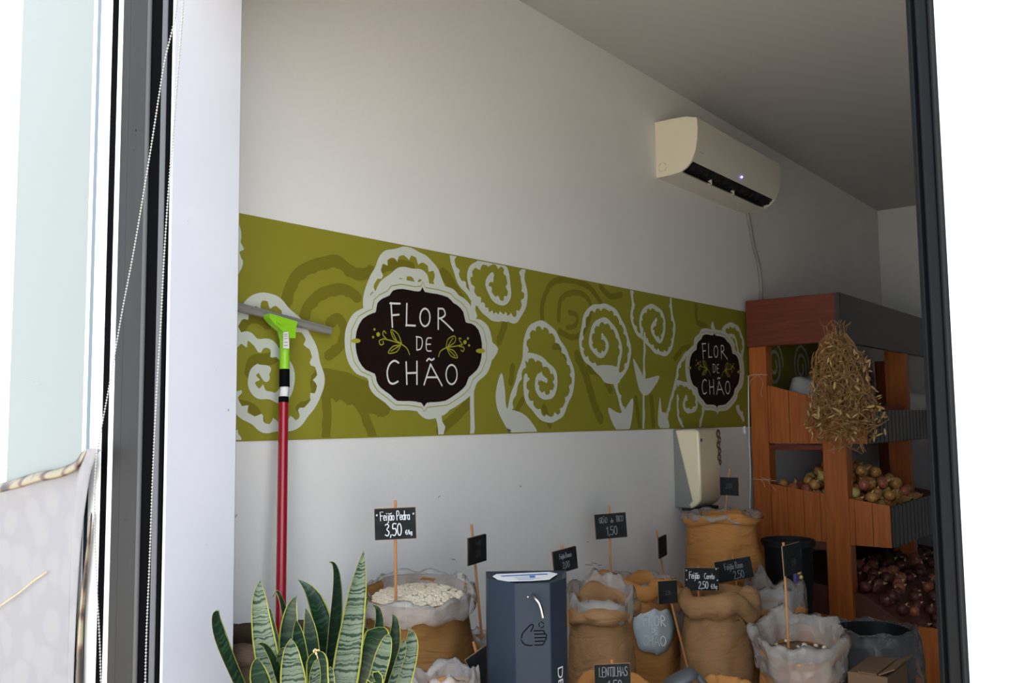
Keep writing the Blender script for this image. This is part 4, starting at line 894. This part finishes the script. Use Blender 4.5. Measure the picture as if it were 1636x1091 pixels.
# ================================================================== SACKS
def n3(v, s): return noise.noise(Vector(v)*s)
def sack(label, cx, cy, zt, r, m='burlap', liner=None, cuff=0.0, fill=None, seed=0, film='film', depth=.06, sq=0.0, rot=0.0, flare=0.0, group='burlap sacks of dried pulses', tilt=0.0):
    t = thing('burlap_sack', (cx, cy, 0), label, 'sack', group); sd_ = Vector((seed*3.1, seed*1.7, 0)); c = Vector((cx, cy, 0)); ac = math.atan2(-cy, -cx)
    def wob(a, rr, z, amp=1.0):
        d_ = Vector((math.cos(a), math.sin(a), z*1.6))
        k = 1+amp*(.09*n3(d_*1.3+sd_, 1)+.09*n3(Vector((math.cos(a)*1.8, math.sin(a)*1.8, z*9+math.sin(a*2+seed)*.8))+sd_, 1)+.022*n3(Vector((math.cos(a)*3, math.sin(a)*3, z*26+a))+sd_, 1))
        if sq: k *= 1+sq*math.cos(2*(a-rot))
        return rr*k, z-tilt*math.cos(a-ac)*max(0, z/zt)**10
    zb = zt-depth*.35
    prof = [(r*.55, .004), (r*.9, .012), (r*1.0, .05), (r*1.05, zt*.25), (r*1.06, zt*.5), (r*1.04, zt*.68), (r*.99, zt*.8), (r*.94, zt*.88), (r*.92, zt*.93), (r*(.95+flare), zb), (r*(.93+flare), zb+.012), (r*(.89+flare), zb), (r*.86, zb-depth)]
    # resample for soft folds
    pr = []
    for i in range(len(prof)-1):
        n_ = 4 if prof[i+1][1]-prof[i][1] > .06 else 1
        for k in range(n_): pr.append((prof[i][0]+(prof[i+1][0]-prof[i][0])*k/n_, prof[i][1]+(prof[i+1][1]-prof[i][1])*k/n_))
    pr.append(prof[-1])
    MB().lathe(c, pr, 44, wob, cap=(True, False)).build('body', m, t, smooth=True)
    if cuff:
        # burlap rolled outwards into a fat collar
        P = []
        for k in range(13):
            a = math.radians(-70+k*27); P.append((r*(.97+flare)+cuff*.55*math.cos(a), zt-cuff*.35+cuff*.62*math.sin(a)))
        def wc(a, rr, z):
            th = 1+.75*n3(Vector((math.cos(a)*1.5, math.sin(a)*1.5, 4))+sd_, 1); rm = r*(.97+flare); r2, z2 = wob(a, rm+(rr-rm)*th, zt-cuff*.35+(z-zt+cuff*.35)*th, 1.0); e = Vector((math.cos(a)*3.5, math.sin(a)*3.5, z*22))+sd_; return r2*(1+.035*n3(e, 1)), z2+.7*cuff*n3(Vector((math.cos(a)*1.4, math.sin(a)*1.4, 0))+sd_, 1)+.16*cuff*n3(e*1.3, 1)
        MB().lathe(c, P, 44, wc, cap=(False, False)).build('rolled_cuff', m, t, smooth=True)
    if liner:
        up, dn = liner
        def wl(a, rr, z):
            d_ = Vector((math.cos(a), math.sin(a), 0)); e = Vector((math.cos(a)*3.2, math.sin(a)*3.2, z*9))+sd_
            k = 1+.07*n3(d_*1.5+sd_, 1)+.10*n3(e, 1)+.05*n3(e*2.3, 1)
            if sq: k *= 1+sq*math.cos(2*(a-rot))
            return rr*k, z-tilt*math.cos(a-ac)+(z-zt+dn)/(up+dn)*.9*up*n3(d_*1.9+sd_*2, 1)+.016*n3(e*1.4, 1)
        prof = [(r*1.02, zt-dn), (r*1.07, zt-dn*.75), (r*1.06, zt-dn*.35), (r*(1.05+flare), zt), (r*(1.04+flare), zt+up*.6), (r*(1.0+flare), zt+up), (r*.95, zt+up*.85), (r*.90, zt+up*.3), (r*.87, zt-depth*.4), (r*.80, zt-depth*1.05)]
        MB().lathe(c, prof, 60, wl, cap=(False, False)).build('plastic_liner', film, t, smooth=True)
    if fill:
        fm, bm_, n_, br = fill; zf = zt-depth
        MB().lathe(c, [(r*.88, zf-.02), (r*.82, zf), (r*.5, zf+.014), (r*.2, zf+.02), (.001, zf+.021)], 28, lambda a, rr, z: (rr, z-tilt*math.cos(a-ac)*rr/r+.008*n3(Vector((math.cos(a), math.sin(a), rr*9))+sd_, 2)), cap=(False, False)).build('heap', fm, t, smooth=True)
        if n_:
            b_ = MB(); rr = random.Random(seed)
            for k in range(n_):
                a = rr.uniform(0, 6.28); q_ = math.sqrt(rr.random())*r*.82; z = zf+.021*(1-(q_/r)**2)+.001-tilt*math.cos(a-ac)*q_/r
                X = Matrix.Rotation(rr.uniform(0, 6), 3, 'Z') @ Matrix.Rotation(rr.gauss(0, .5), 3, 'X')
                b_.ball(c+Vector((q_*math.cos(a), q_*math.sin(a), z)), br*rr.uniform(.8, 1.2), X, nu=6, nv=4, sc=(1.5, 1, .8))
            tag(b_.build('beans', bm_, t, smooth=True), kind='stuff')
    return t
def at(px_, py_, y): p = ony(px_, py_, y); return p.x, p.y, p.z
def ssack(label, px_, py_, y, r, **k):
    x, y, z = at(px_, py_, y); return sack(label, x, y, z, r, **k)
BEANS = ('grain_heap', 'bean', 900, .0055)
ssack('large tan sack of speckled white beans with a clear plastic liner, beside the snake plant', 667, 942, 1.82, .160, m='burlap_ochre', liner=(.010, .045), fill=BEANS, seed=1, tilt=.020, depth=.032, film='film_clear')
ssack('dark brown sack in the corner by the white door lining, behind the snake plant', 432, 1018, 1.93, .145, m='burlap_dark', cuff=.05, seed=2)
ssack('brown sack with a crumpled plastic liner right behind the grey sanitiser stand', 958, 962, 1.68, .112, m='burlap_brown', liner=(.045, .035), cuff=.045, fill=('bean_dark', 'bean_dark', 0, 0), seed=3, depth=.05, film='film', tilt=.02)
ssack('brown sack carrying a pale cloth label, against the wall', 1014, 928, 1.90, .165, m='burlap', cuff=.055, liner=(.012, .012), fill=('grain_heap', 'bean', 0, 0), seed=4, depth=.06)
ssack('plain brown sack with a thick rolled top, in front of the tallest sack', 1143, 952, 1.55, .140, m='burlap_brown', cuff=.075, fill=('bean_dark', 'bean_dark', 0, 0), seed=5, depth=.05, sq=.06, rot=.4)
ssack('tallest tan sack standing under the paper towel dispenser', 1153, 822, 1.80, .168, liner=(.012, .015), cuff=.03, fill=BEANS, seed=6, depth=.04)
ssack('small sack with an upright clear bag of grain, beside the dark bin', 1238, 968, 1.50, .120, liner=(.105, .005), fill=('grain_heap', 'bean', 0, 0), seed=7, depth=.01, film='film_clear', cuff=.03)
ssack('tan sack with a wide greyish plastic liner and a few chickpeas, nearest the shelf', 1278, 1022, 1.15, .138, liner=(.034, .085), fill=('bean_dark', 'bean', 40, .006), seed=8, depth=.06, flare=.10, tilt=.035)
ssack('low tan sack of lentils at the bottom edge, holding the lentils price sign', 985, 1105, 1.35, .118, cuff=.05, fill=('lentil', 'bean', 0, 0), seed=9, depth=.03)
ssack('small sack lined with white plastic at the bottom edge, beside the snake plant', 705, 1098, 1.50, .085, liner=(.035, .03), fill=('grain_heap', 'bean', 60, .005), seed=10, depth=.02, film='film_clear')
ssack('small tan sack at the bottom edge in front of the plain brown sack', 1160, 1098, 1.20, .060, cuff=.04, fill=('lentil', 'bean', 0, 0), seed=11, depth=.03)
ssack('low brown sack at the bottom edge under the grey scoop', 1068, 1112, 1.40, .080, m='burlap', cuff=.04, fill=('lentil', 'bean', 0, 0), seed=12, depth=.03)
ssack('narrow sack hidden between the large bean sack and the sanitiser stand', 772, 1020, 1.86, .060, m='burlap_brown', liner=(.02, .02), seed=14, depth=.03)
# cloth label tied on one of the sacks
def cloth_label():
    x, y, z = at(1014, 928, 1.90); rs = .165*1.075
    lp = [(1040, 975), (1046, 972), (1055, 976), (1066, 973), (1072, 979), (1076, 991), (1079, 1002), (1077, 1015), (1073, 1026), (1067, 1038), (1058, 1043), (1050, 1047), (1044, 1043), (1028, 1041), (1020, 1034), (1016, 1020), (1012, 1006), (1012, 992), (1016, 981), (1028, 980)]
    def onsack(px_, py_, e):   # first hit of the sack's round side
        d_ = ray(px_, py_); ox, oy = CAM.x-x, CAM.y-y; a = d_.x**2+d_.y**2; b_ = 2*(ox*d_.x+oy*d_.y); c_ = ox*ox+oy*oy-(rs+e)**2
        ds = b_*b_-4*a*c_; s_ = (-b_-math.sqrt(max(ds, 0)))/(2*a); return CAM+d_*s_
    P = smooth_path([onsack(*p, .006) for p in lp], 3, True); c = onsack(1046, 1009, .012)
    m = MB(); n_ = len(P); rings = [[c.lerp(p, f_)+((c-Vector((x, y, c.z))).normalized()*.010*(1-f_*f_)) for p in P] for f_ in (.33, .66, 1)]
    vs = [c+(c-Vector((x, y, c.z))).normalized()*.010]+sum(rings, []); fs = [[0, 1+i, 1+(i+1) % n_] for i in range(n_)]
    for k in range(2): fs += [[1+k*n_+i, 1+(k+1)*n_+i, 1+(k+1)*n_+(i+1) % n_, 1+k*n_+(i+1) % n_] for i in range(n_)]
    t = thing('cloth_label', c, 'pale blue scalloped cloth label with faint lettering hanging on a brown sack', 'label')
    m.add(vs, fs); o = m.build('cloth', 'cloth_label', t, smooth=True); so_ = o.modifiers.new('thickness', 'SOLIDIFY'); so_.thickness = .002
    nrm = (CAM-c); nrm.z = 0; nrm.normalize(); X = ZU.cross(nrm).normalized()
    m = MB(); base = c+nrm*.0175
    for tx, h, dz in (('FLOR', .036, .026), ('DE', .018, .000), ('CHÃO', .036, -.048)):
        w_ = text_width(tx, h); write(m, tx, base-X*w_/2+ZU*dz, X, ZU, h, .0042)
    m.build('lettering', 'cloth_print', t)
cloth_label()

# ================================================================== PRICE SIGNS
def sign(label, px_, py_, y, wd, hg, turn, roll, lines, stick, chalk='chalk', tilt=0.0):
    """px,py: board centre on the plane y; turn: degrees away from facing the lens (positive: right edge farther)"""
    c = ony(px_, py_, y); a = math.radians(turn); X = RH*math.cos(a)+FH*math.sin(a); N = X.cross(ZU); N.normalize()
    b_ = math.radians(roll); X2 = X*math.cos(b_)+ZU*math.sin(b_); Y2 = ZU*math.cos(b_)-X*math.sin(b_); Nn = X2.cross(Y2)
    s0 = onp(*stick[0], c, FH); s1 = onp(*stick[1], c, FH); s1 = s1 + (s1-s0).normalized()*.04
    off = -Nn*.0085
    t = thing('price_sign', s1, label, 'sign', 'chalk price signs in the sacks')
    bd = MB().obox(c, (wd/2, hg/2, .003), X2, Y2, .001).build('board', 'slate', t)
    MB().obox(c-Nn*.0034, (wd/2+.0012, hg/2+.0012, .0012), X2, Y2).build('board_back', 'slate_edge', t)
    # stick is nailed to the back of the board
    foot = c+off; k = (s1-s0).normalized(); top = s0+off; MB().tube([top, s1+off], .0042, 7).build('stick', 'stick_wood', t, smooth=True, auto=50)
    m = MB()
    for tx, fx, fy, h, sq_ in lines:
        w_ = text_width(tx, h, sq_); write(m, tx, c+Nn*.0036+X2*(fx*wd-w_/2)+Y2*(fy*hg), X2, Y2, h, max(.0016, h*.085), sq_)
    if lines: m.build('lettering', chalk, bd)
    return t
sign('black price sign lettered Feijão Pedra 3,50 in the large bean sack', 631.5, 836.5, 1.82, .112, .084, 4, 1.5, [('"', -.44, .16, .014, 1), ('Feijão Pedra', 0, .12, .024, .67), ('3,50', -.04, -.38, .032, .8), ('€/kg', .33, -.36, .012, .9), ('"', .46, .16, .014, 1)], ((631, 800), (632, 942)))
sign('black price sign seen edge-on behind the grey sanitiser stand, beside the bean sack', 762.5, 878, 1.86, .115, .083, 64, 0, [('Feijão', 0, .18, .018, .8), ('3,00', 0, -.25, .02, .8)], ((757, 838), (772, 1000)), chalk='chalk_faint')
sign('black price sign turned sideways behind the sanitiser stand', 903, 895, 1.70, .100, .072, 38, 6, [('Feijão Branco', 0, .12, .016, .6), ('2,00', 0, -.32, .020, .8)], ((900, 870), (908, 980)), chalk='chalk_dim')
sign('black price sign lettered Grão de Bico 1,50 in the labelled sack', 976, 840, 1.90, .124, .094, 8, 3, [('GRÃO', -.24, .14, .022, .6), ('de', .04, .14, .016, .8), ('BICO', .30, .16, .022, .6), ('1,50', .02, -.36, .032, .85)], ((974, 809), (977, 925)), chalk='chalk_dim')
sign('small narrow black price sign near the wall, left of the tallest sack', 1058.5, 873, 1.93, .098, .088, 62, 2, [], ((1052, 847), (1064, 925)))
sign('blank black price sign on a long slanting stick beside the cloth label', 1067, 946, 1.64, .072, .082, 12, 1, [('2,50', 0, -.1, .014, .8)], ((1064, 924), (1100, 1068)), chalk='chalk_faint')
sign('black price sign lettered Feijão Careto 2,50 in the sack with the rolled top', 1121, 925, 1.58, .130, .082, 2, -2, [('Feijão', -.22, .02, .026, .62), ('Careto', .22, .02, .021, .72), ('2,50', .05, -.42, .026, .8), ('€/kg', .36, -.42, .017, .8), ('"', -.45, .22, .016, 1), ('"', .42, .30, .016, 1), ('"', -.44, -.2, .016, 1), ('"', .46, -.18, .014, 1)], ((1116, 905), (1117, 950)))
sign('black price sign lettered Feijão Roxo 2,50 tilted in front of the tallest sack', 1173, 910, 1.62, .148, .085, -6, 10, [('Feijão Roxo', 0, .05, .026, .62), ('2,50', .1, -.42, .030, .8)], ((1171, 888), (1178, 940)), chalk='chalk_dim')
sign('black price sign turned sideways on a tall stick in the sack nearest the shelf', 1266, 893, 1.15, .095, .098, 38, 4, [('1,50', 0, -.2, .02, .8)], ((1255, 867), (1263, 1028)), chalk='chalk_faint')
sign('small dark price sign on top of the tallest sack below the towel dispenser', 1165, 777, 1.80, .085, .082, -30, 0, [('4,00' if False else '2,00', 0, -.1, .02, .8)], ((1165, 749), (1158, 818)), chalk='chalk_faint')
sign('black price sign lettered Lentilhas 1,50 at the bottom edge', 979, 1090, 1.30, .094, .092, 4, 1, [('LENTILHAS', .02, .18, .023, .66), ('1,50', .06, -.22, .026, .9)], ((978, 1055), (981, 1110)), chalk='chalk_dim')
sign('tilted black price sign with brown edge at the bottom left of the sanitiser stand', 776, 1066, 1.62, .080, .100, 25, 28, [], ((758, 1026), (775, 1085)))

# ================================================================== HAND SANITISER STAND
def sanitiser():
    db, df = 2.30, 2.14
    def plan(px_, d_): v = ray(px_, 925); return CAM+v*(d_/v.dot(FW))
    BL, BR, FL, FR = plan(776, db), plan(905, db), plan(823, df), plan(879, df)
    ML = plan(779, df+.075)
    BL, BR, FL, FR, ML = (Vector((p.x, p.y, 0)) for p in (BL, BR, FL, FR, ML)); MR = plan(903, df+.06); MR = Vector((MR.x, MR.y, 0))
    zt = onp(823, 932, FL, FH).z; zb = onp(840, 912, BL, FH).z
    ctr = (BL+BR+FL+FR)/4
    t = thing('sanitiser_stand', ctr, 'slate grey faceted hand sanitiser stand with a steel spout and cut-out hand icon', 'sanitiser stand')
    poly = [BL, ML, FL, FR, MR, BR]
    zz = [zb, zt, zt, zt, zt, zb]
    m = MB(); vs = [p+ZU*.012 for p in poly]+[p+ZU*z for p, z in zip(poly, zz)]; n = 6
    m.add(vs, [[i, (i+1) % n, n+(i+1) % n, n+i] for i in range(n)]+[[0, 1, 2, 3, 4, 5]]); col_ = m.build('column', 'slate_blue', t)
    bv = col_.modifiers.new('round', 'BEVEL'); bv.width = .003; bv.segments = 2; bv.limit_method = 'ANGLE'
    # tray-like top, rim around a printed card
    cz = Vector((ctr.x, ctr.y, (zt+zb)/2)); T = [p+ZU*z for p, z in zip(poly, zz)]; I = [p+(cz-p)*.10-ZU*.004 for p in T]
    m = MB(); m.add(T+I, [[i, (i+1) % n, n+(i+1) % n, n+i] for i in range(n)]+[[n+i for i in range(n)]]); top_ = m.build('top_tray', 'slate_blue', t)
    Nn = (T[2]-T[0]).cross(T[5]-T[0]).normalized(); Nn = Nn if Nn.z > 0 else -Nn
    cpx = [(787, 921), (793, 917.5), (878, 914), (891, 917), (878, 926), (850, 928), (812, 929), (795, 926)]
    P0 = I[0]+Nn*.003; C_ = [onp(*p, P0, Nn) for p in cpx]
    m = MB(); m.prism(C_, Nn*.0008); card = m.build('instruction_card', 'label_white', top_)
    m = MB(); P1 = P0+Nn*.0012
    fillpoly(m, [onp(*p, P1, Nn) for p in [(799, 919.6), (873, 916.0), (876, 917.6), (802, 921)]])
    fillpoly(m, [onp(*p, P1, Nn) for p in [(846, 919.5), (855, 919.2), (855, 922.5), (846, 922.8)]])
    for a, b_ in (((822, 922.4), (843, 921.8)), ((825, 924.8), (862, 923.2)), ((828, 926.4), (852, 925.4))): ribbon(m, [onp(*a, P1, Nn), onp(*b_, P1, Nn)], .003, Nn)
    m.build('card_print', 'ink_blue', card)
    # icon on the front face
    nf = ((FR-FL).cross(ZU)).normalized(); nf = nf if nf.dot(FH) < 0 else -nf
    P0 = FL+nf*.0008
    G = lambda x, y: onp(765+x/5.569, 895+y/5.569, P0, nf)
    m = MB()
    for s in ([(380, 690), (390, 650), (430, 605), (460, 575), (478, 572), (485, 585), (478, 605), (462, 632)], [(378, 708), (392, 735), (425, 756), (475, 757)], [(492, 628), (560, 626), (580, 630), (583, 648)], [(497, 658), (590, 656), (603, 668), (598, 682)], [(498, 690), (590, 688), (600, 698), (592, 712)], [(500, 722), (578, 718), (586, 726), (580, 738)], [(498, 755), (560, 752), (575, 742)], [(583, 648), (585, 655)]):
        ribbon(m, smooth_path([G(*p) for p in s], 4), .0026, nf)
    for a in (20, 140, 260): ribbon(m, [G(557+22*math.cos(math.radians(a+k*16)), 574+25*math.sin(math.radians(a+k*16))) for k in range(6)], .0022, nf)
    m.build('hand_icon', 'ink_black', col_)
    m = MB(); sp0 = G(475, 312)+nf*-.004; sp1 = G(492, 318)+nf*.020; sp2 = G(530, 350)+nf*.032; sp3 = G(552, 410)+nf*.034; sp4 = G(568, 482)+nf*.034
    m.tube(smooth_path([sp0, sp1, sp2, sp3, sp4], 5), .0042, 12); m.build('spout', 'chrome', t, smooth=True, auto=50)
    m = MB(); m.tube([G(436, 324), G(436, 324)+nf*.003], .0015, 8); m.build('sensor', 'chrome', col_)
    # upright lettering on the right flank, reading downwards
    nr = ((MR-FR).cross(ZU)).normalized(); nr = nr if nr.dot(CAM-FR) > 0 else -nr
    P0 = FR+nr*.0025; G = lambda x, y: onp(765+x/5.569, 895+y/5.569, P0, nr)
    m = MB()
    for s in ([(706, 963), (744, 946)], [(706, 963), (707, 1010), (714, 1034), (728, 1040), (740, 1028), (744, 990), (744, 946)], [(710, 1075), (747, 1058)], [(711, 1075), (712, 1122)], [(729, 1067), (730, 1108)], [(746, 1059), (747, 1106)]):
        ribbon(m, smooth_path([G(*p) for p in s], 3), .0034, nr)
    m.build('flank_lettering', 'label_white', col_)
    m = MB(); m.prism([p+(p-ctr).normalized()*.015 for p in poly], ZU*.012); m.build('foot_plate', 'slate_blue', t)
sanitiser()

# ================================================================== SCOOP, BIN, CRATE, CARTON
def scoop():
    c = ony(1092, 1082, 1.30); t = thing('scoop', c, 'grey plastic scoop lying on the low sack at the bottom edge', 'scoop')
    m = MB(); vs = []; X = RH; n = 12
    A = [(-.075, .030, -.035), (-.03, .040, -.012), (.015, .040, .008), (.035, .026, .014), (.042, .010, .012)]
    for (x, rr, z) in A:
        for k in range(n+1):
            a = math.pi*k/n; vs.append(c+RH*x+FH*(rr*math.cos(a))+ZU*(z+rr*.75*math.sin(a)-.01))
    m.add(vs, [[i*(n+1)+k, i*(n+1)+k+1, (i+1)*(n+1)+k+1, (i+1)*(n+1)+k] for i in range(len(A)-1) for k in range(n)]); o = m.build('blade', 'scoop', t, smooth=True); s = o.modifiers.new('thickness', 'SOLIDIFY'); s.thickness = .002
    MB().tube([c+RH*.04+ZU*.006, c+RH*.07-ZU*.03, c+RH*.09-ZU*.07], [.010, .009, .010], 10).build('handle', 'scoop', t, smooth=True, auto=50)
scoop()
def bin_dark():
    p = ony(1255, 862, 1.63); t = thing('storage_bin', (p.x+.03, p.y, 0), 'dark grey plastic bin with a colourful printed bag, in front of the shelf post', 'bin')
    x, y, z = p.x+.03, p.y, p.z
    MB().lathe((x, y, 0), [(.095, 0), (.11, z-.04), (.112, z-.03)], 28).build('body', 'dark_plastic', t, smooth=True, auto=40)
    MB().lathe((x, y, 0), [(.112, z-.03), (.122, z-.028), (.124, z-.006), (.118, z), (.110, z), (.104, z-.03)], 28).build('rim', 'grey_metal', t, smooth=True, auto=40)
    q = ony(1274, 905, 1.44); tt = thing('printed_bag', (q.x, q.y, q.z-.1), 'small dark bag printed with yellow and rose blossoms beside the slanted price sign', 'bag')
    m = MB(); m.obox(q, (.026, .075, .008), Vector((1, -.3, 0)), ZU, .006); o = m.build('sleeve', 'print_violet', tt)
    for k, (dx, dz, mm) in enumerate(((.004, .02, 'print_rose'), (.008, .0, 'print_yellow'), (.002, -.022, 'print_yellow'), (-.004, .004, 'print_rose'), (.010, -.044, 'print_yellow'), (.0, .055, 'label_white'))):
        m = MB(); cc = q+Vector((1, -.3, 0)).normalized()*dx*1.5+ZU*dz-FH*.012; m.ball(cc, .0095, nu=8, nv=5); m.build('blossom', mm, tt, smooth=True)
bin_dark()
def crate():
    p = ony(1395, 1005, 1.12); x, y, z = p.x, p.y, p.z
    t = thing('black_crate', (x, y, 0), 'black plastic tub lined with a clear bag in front of the lowest shelf bin', 'crate')
    MB().lathe((x, y, 0), [(.13, .0), (.145, z-.02), (.15, z), (.142, z), (.135, z-.05), (.01, z-.06)], 28, lambda a, r_, zz: (r_*(1+.05*math.cos(4*a)), zz)).build('tub', 'dark_plastic', t, smooth=True, auto=40)
    def wl(a, r_, zz): e = Vector((math.cos(a)*3, math.sin(a)*3, zz*8)); return r_*(1+.10*n3(e, 1)), zz+.02*n3(e*1.5, 1)
    MB().lathe((x, y, 0), [(.185, z-.20), (.178, z-.10), (.165, z-.02), (.155, z+.012), (.146, z+.004), (.140, z-.04)], 48, wl, cap=(False, False)).build('clear_bag', 'film_dark', t, smooth=True)
    q = ony(1385, 1062, .93); cz = q.z
    cb = thing('carton', (q.x, q.y, 0), 'brown cardboard carton at the bottom edge right of the lined sack', 'carton')
    MB().box((q.x-.10, q.y-.09, 0), (q.x+.12, q.y+.03, cz-.003), .002).build('box', 'carton', cb)
    MB().obox((q.x+.01, q.y-.03, cz), (.108, .028, .002), (1, 0, 0), (0, 1, 0)).build('flap', 'carton', cb)
    MB().obox((q.x+.01, q.y-.088, cz+.012), (.108, .026, .002), (1, 0, 0), Vector((0, -1, .5))).build('flap', 'carton', cb)
crate()

# ================================================================== SNAKE PLANT
def snake_plant():
    base = dep(505, 1270, 1.80); pc = Vector((base.x, base.y, 0)); zs_ = base.z
    t = thing('snake_plant', pc, 'potted snake plant with banded green leaves and yellow margins in the doorway', 'plant')
    ph = MB(); ph.lathe(pc, [(.10, 0), (.115, .02), (.15, zs_+.015), (.165, zs_+.02), (.165, zs_+.045), (.152, zs_+.045), (.148, zs_)], 32); pot = ph.build('pot', 'pot_clay', t, smooth=True, auto=40)
    MB().lathe(pc, [(.149, zs_), (.08, zs_+.006), (.001, zs_+.008)], 24, cap=(False, False)).build('soil', 'soil', pot)
    def leaf(tip, mid, bs, wpx, t_tip, t_base, twist=0, m='leaf_pale', blunt=False, cup=.18):
        n = 22; P = []
        A = Vector((bs[0], bs[1], t_base)); Bm = Vector((mid[0], mid[1], (t_tip+t_base)/2)); Ct = Vector((tip[0], tip[1], t_tip))
        ctrl = Bm*2-(A+Ct)/2
        for i in range(n+1):
            s = i/n; q_ = A*(1-s)**2+ctrl*2*s*(1-s)+Ct*s*s; P.append(dep(q_.x, q_.y, q_.z))
        tw = math.radians(twist); Wd = wpx*(t_tip+t_base)/2/F/max(.35, abs(math.cos(tw)))
        vs = []; K = 6; uvs = []; th = .0016; acc = 0
        for i in range(n+1):
            s = i/n; T_ = (P[min(i+1, n)]-P[max(i-1, 0)]).normalized(); view = (P[i]-CAM).normalized()
            B_ = T_.cross(view).normalized(); B_ = (Matrix.Rotation(tw+.25*math.sin(s*3+wpx), 3, T_) @ B_); N_ = B_.cross(T_).normalized()
            if N_.dot(view) > 0: N_ = -N_
            wv = ((.6+.4*math.sin(s/.42*math.pi/2)) if s < .42 else (max(0, 1-((s-.42)/.58)**2.2) if not blunt else max(0, 1-((s-.42)/.58)**5)**.6))+.012
            h = Wd/2*wv*(1+.03*math.sin(s*19+wpx))
            if i: acc += (P[i]-P[i-1]).length
            for k in range(K+1):
                f_ = k/K*2-1; vs.append(P[i]+B_*h*f_+N_*h*cup*(f_*f_-.5))
            for k in range(K+1):
                f_ = k/K*2-1; vs.append(P[i]+B_*h*f_+N_*(h*cup*(f_*f_-.5)-th*(1-.8*f_*f_)))
            uvs.append(acc)
        row = 2*(K+1); fs = []; fu = []
        ph_ = (tip[0]*.013) % 1
        for i in range(n):
            for k in range(K):
                a = i*row+k; fs.append([a, a+1, a+row+1, a+row]); fu.append([(k/K, uvs[i]+ph_), ((k+1)/K, uvs[i]+ph_), ((k+1)/K, uvs[i+1]+ph_), (k/K, uvs[i+1]+ph_)])
                a += K+1; fs.append([a, a+row, a+row+1, a+1]); fu.append([(k/K, uvs[i]+ph_), (k/K, uvs[i+1]+ph_), ((k+1)/K, uvs[i+1]+ph_), ((k+1)/K, uvs[i]+ph_)])
            for k0 in (0, K):
                a = i*row+k0; fs.append([a, a+row, a+row+K+1, a+K+1]); fu.append([(0, 0), (0, 0), (0, 0), (0, 0)])
        m_ = MB(); m_.add(vs, fs, fu); o = m_.build('leaf', m, t, smooth=True)
        return o
    P_, D_ = 'leaf_pale', 'leaf_dark'
    L = [ # tip, mid, base, width px, depth tip, depth base, twist, material, blunt
     ((581, 879), (557, 1040), (528, 1265), 43, 1.72, 1.78, 8, P_, 0), ((416, 927), (425, 1040), (480, 1265), 36, 1.76, 1.80, -6, P_, 0),
     ((350, 976), (362, 1045), (465, 1262), 15, 1.72, 1.79, 60, D_, 0), ((476, 926), (520, 1030), (512, 1265), 37, 1.88, 1.84, 10, D_, 0),
     ((526, 898), (536, 985), (500, 1262), 17, 1.80, 1.82, 55, D_, 0), ((474, 952), (463, 1050), (492, 1262), 34, 1.82, 1.82, 5, D_, 0),
     ((473, 990), (482, 1080), (500, 1262), 30, 1.74, 1.79, 4, D_, 0), ((488, 972), (500, 1060), (508, 1262), 26, 1.84, 1.83, -10, D_, 0),
     ((590, 954), (560, 1040), (528, 1262), 22, 1.86, 1.85, 30, D_, 0), ((595, 967), (601, 1040), (545, 1262), 16, 1.84, 1.84, 35, D_, 0),
     ((626, 981), (622, 1060), (556, 1262), 21, 1.83, 1.83, 20, D_, 0), ((604, 1002), (590, 1070), (545, 1262), 42, 1.76, 1.80, 0, D_, 1),
     ((621, 1014), (604, 1075), (552, 1262), 27, 1.71, 1.78, 10, P_, 0), ((652, 1004), (645, 1080), (570, 1262), 31, 1.76, 1.80, 6, P_, 0),
     ((465, 1020), (470, 1100), (492, 1262), 41, 1.68, 1.77, 6, P_, 0), ((505, 1040), (508, 1110), (510, 1262), 36, 1.70, 1.77, -4, D_, 1),
     ((414, 1052), (422, 1110), (480, 1262), 33, 1.69, 1.78, 8, D_, 0), ((435, 954), (458, 1000), (488, 1262), 11, 1.86, 1.84, 60, D_, 0),
     ((431, 972), (440, 1050), (484, 1262), 22, 1.85, 1.84, 10, D_, 0), ((596, 1082), (592, 1120), (548, 1262), 28, 1.66, 1.77, 5, D_, 1),
     ((440, 1082), (446, 1130), (488, 1262), 14, 1.67, 1.78, 10, P_, 0), ((584, 1002), (574, 1070), (535, 1262), 22, 1.84, 1.84, 10, D_, 0),
     ((508, 1053), (502, 1110), (506, 1262), 20, 1.66, 1.76, 25, P_, 0), ((410, 1030), (446, 1080), (486, 1262), 18, 1.70, 1.78, 45, D_, 0), ((455, 1035), (451, 1090), (488, 1262), 17, 1.73, 1.79, 30, P_, 0),
     ((642, 1024), (630, 1080), (560, 1262), 14, 1.74, 1.79, 40, P_, 0), ((545, 1010), (537, 1080), (518, 1262), 30, 1.86, 1.85, 10, D_, 0), ((528, 1065), (524, 1120), (515, 1262), 22, 1.72, 1.78, 10, P_, 0)]
    for a in L: leaf(a[0], a[1], a[2], a[3], a[4], a[5], a[6], a[7], bool(a[8]))
    # withered flower tuft
    m = MB(); c = dep(505, 1041, 1.69); rr = random.Random(5)
    for k in range(9): m.ball(c+RH*rr.uniform(-.005, .005)+ZU*rr.uniform(-.004, .004)+FH*rr.uniform(-.003, .003), .0022, nu=6, nv=4)
    m.tube([c, c+RH*.004-ZU*.015, c+RH*.001-ZU*.03], .0011, 5); m.build('withered_tip', 'onion_skin', t)
snake_plant()
# scuff marks on the lower wall
m = MB(); rr = random.Random(4)
for (px_, py_, l) in ((935, 902, 12), (945, 899, 9), (955, 903, 6), (722, 893, 5), (830, 776, 3), (938, 866, 2), (376, 826, 2), (700, 795, 3)):
    p = ony(px_, py_, D-.0006); q = ony(px_+l, py_-rr.uniform(-2, 4), D-.0006); ribbon(m, [p, q], .004, NB)
tag(m.build('wall_scuff', 'smudge', parent=bpy.data.objects['wall_left']))
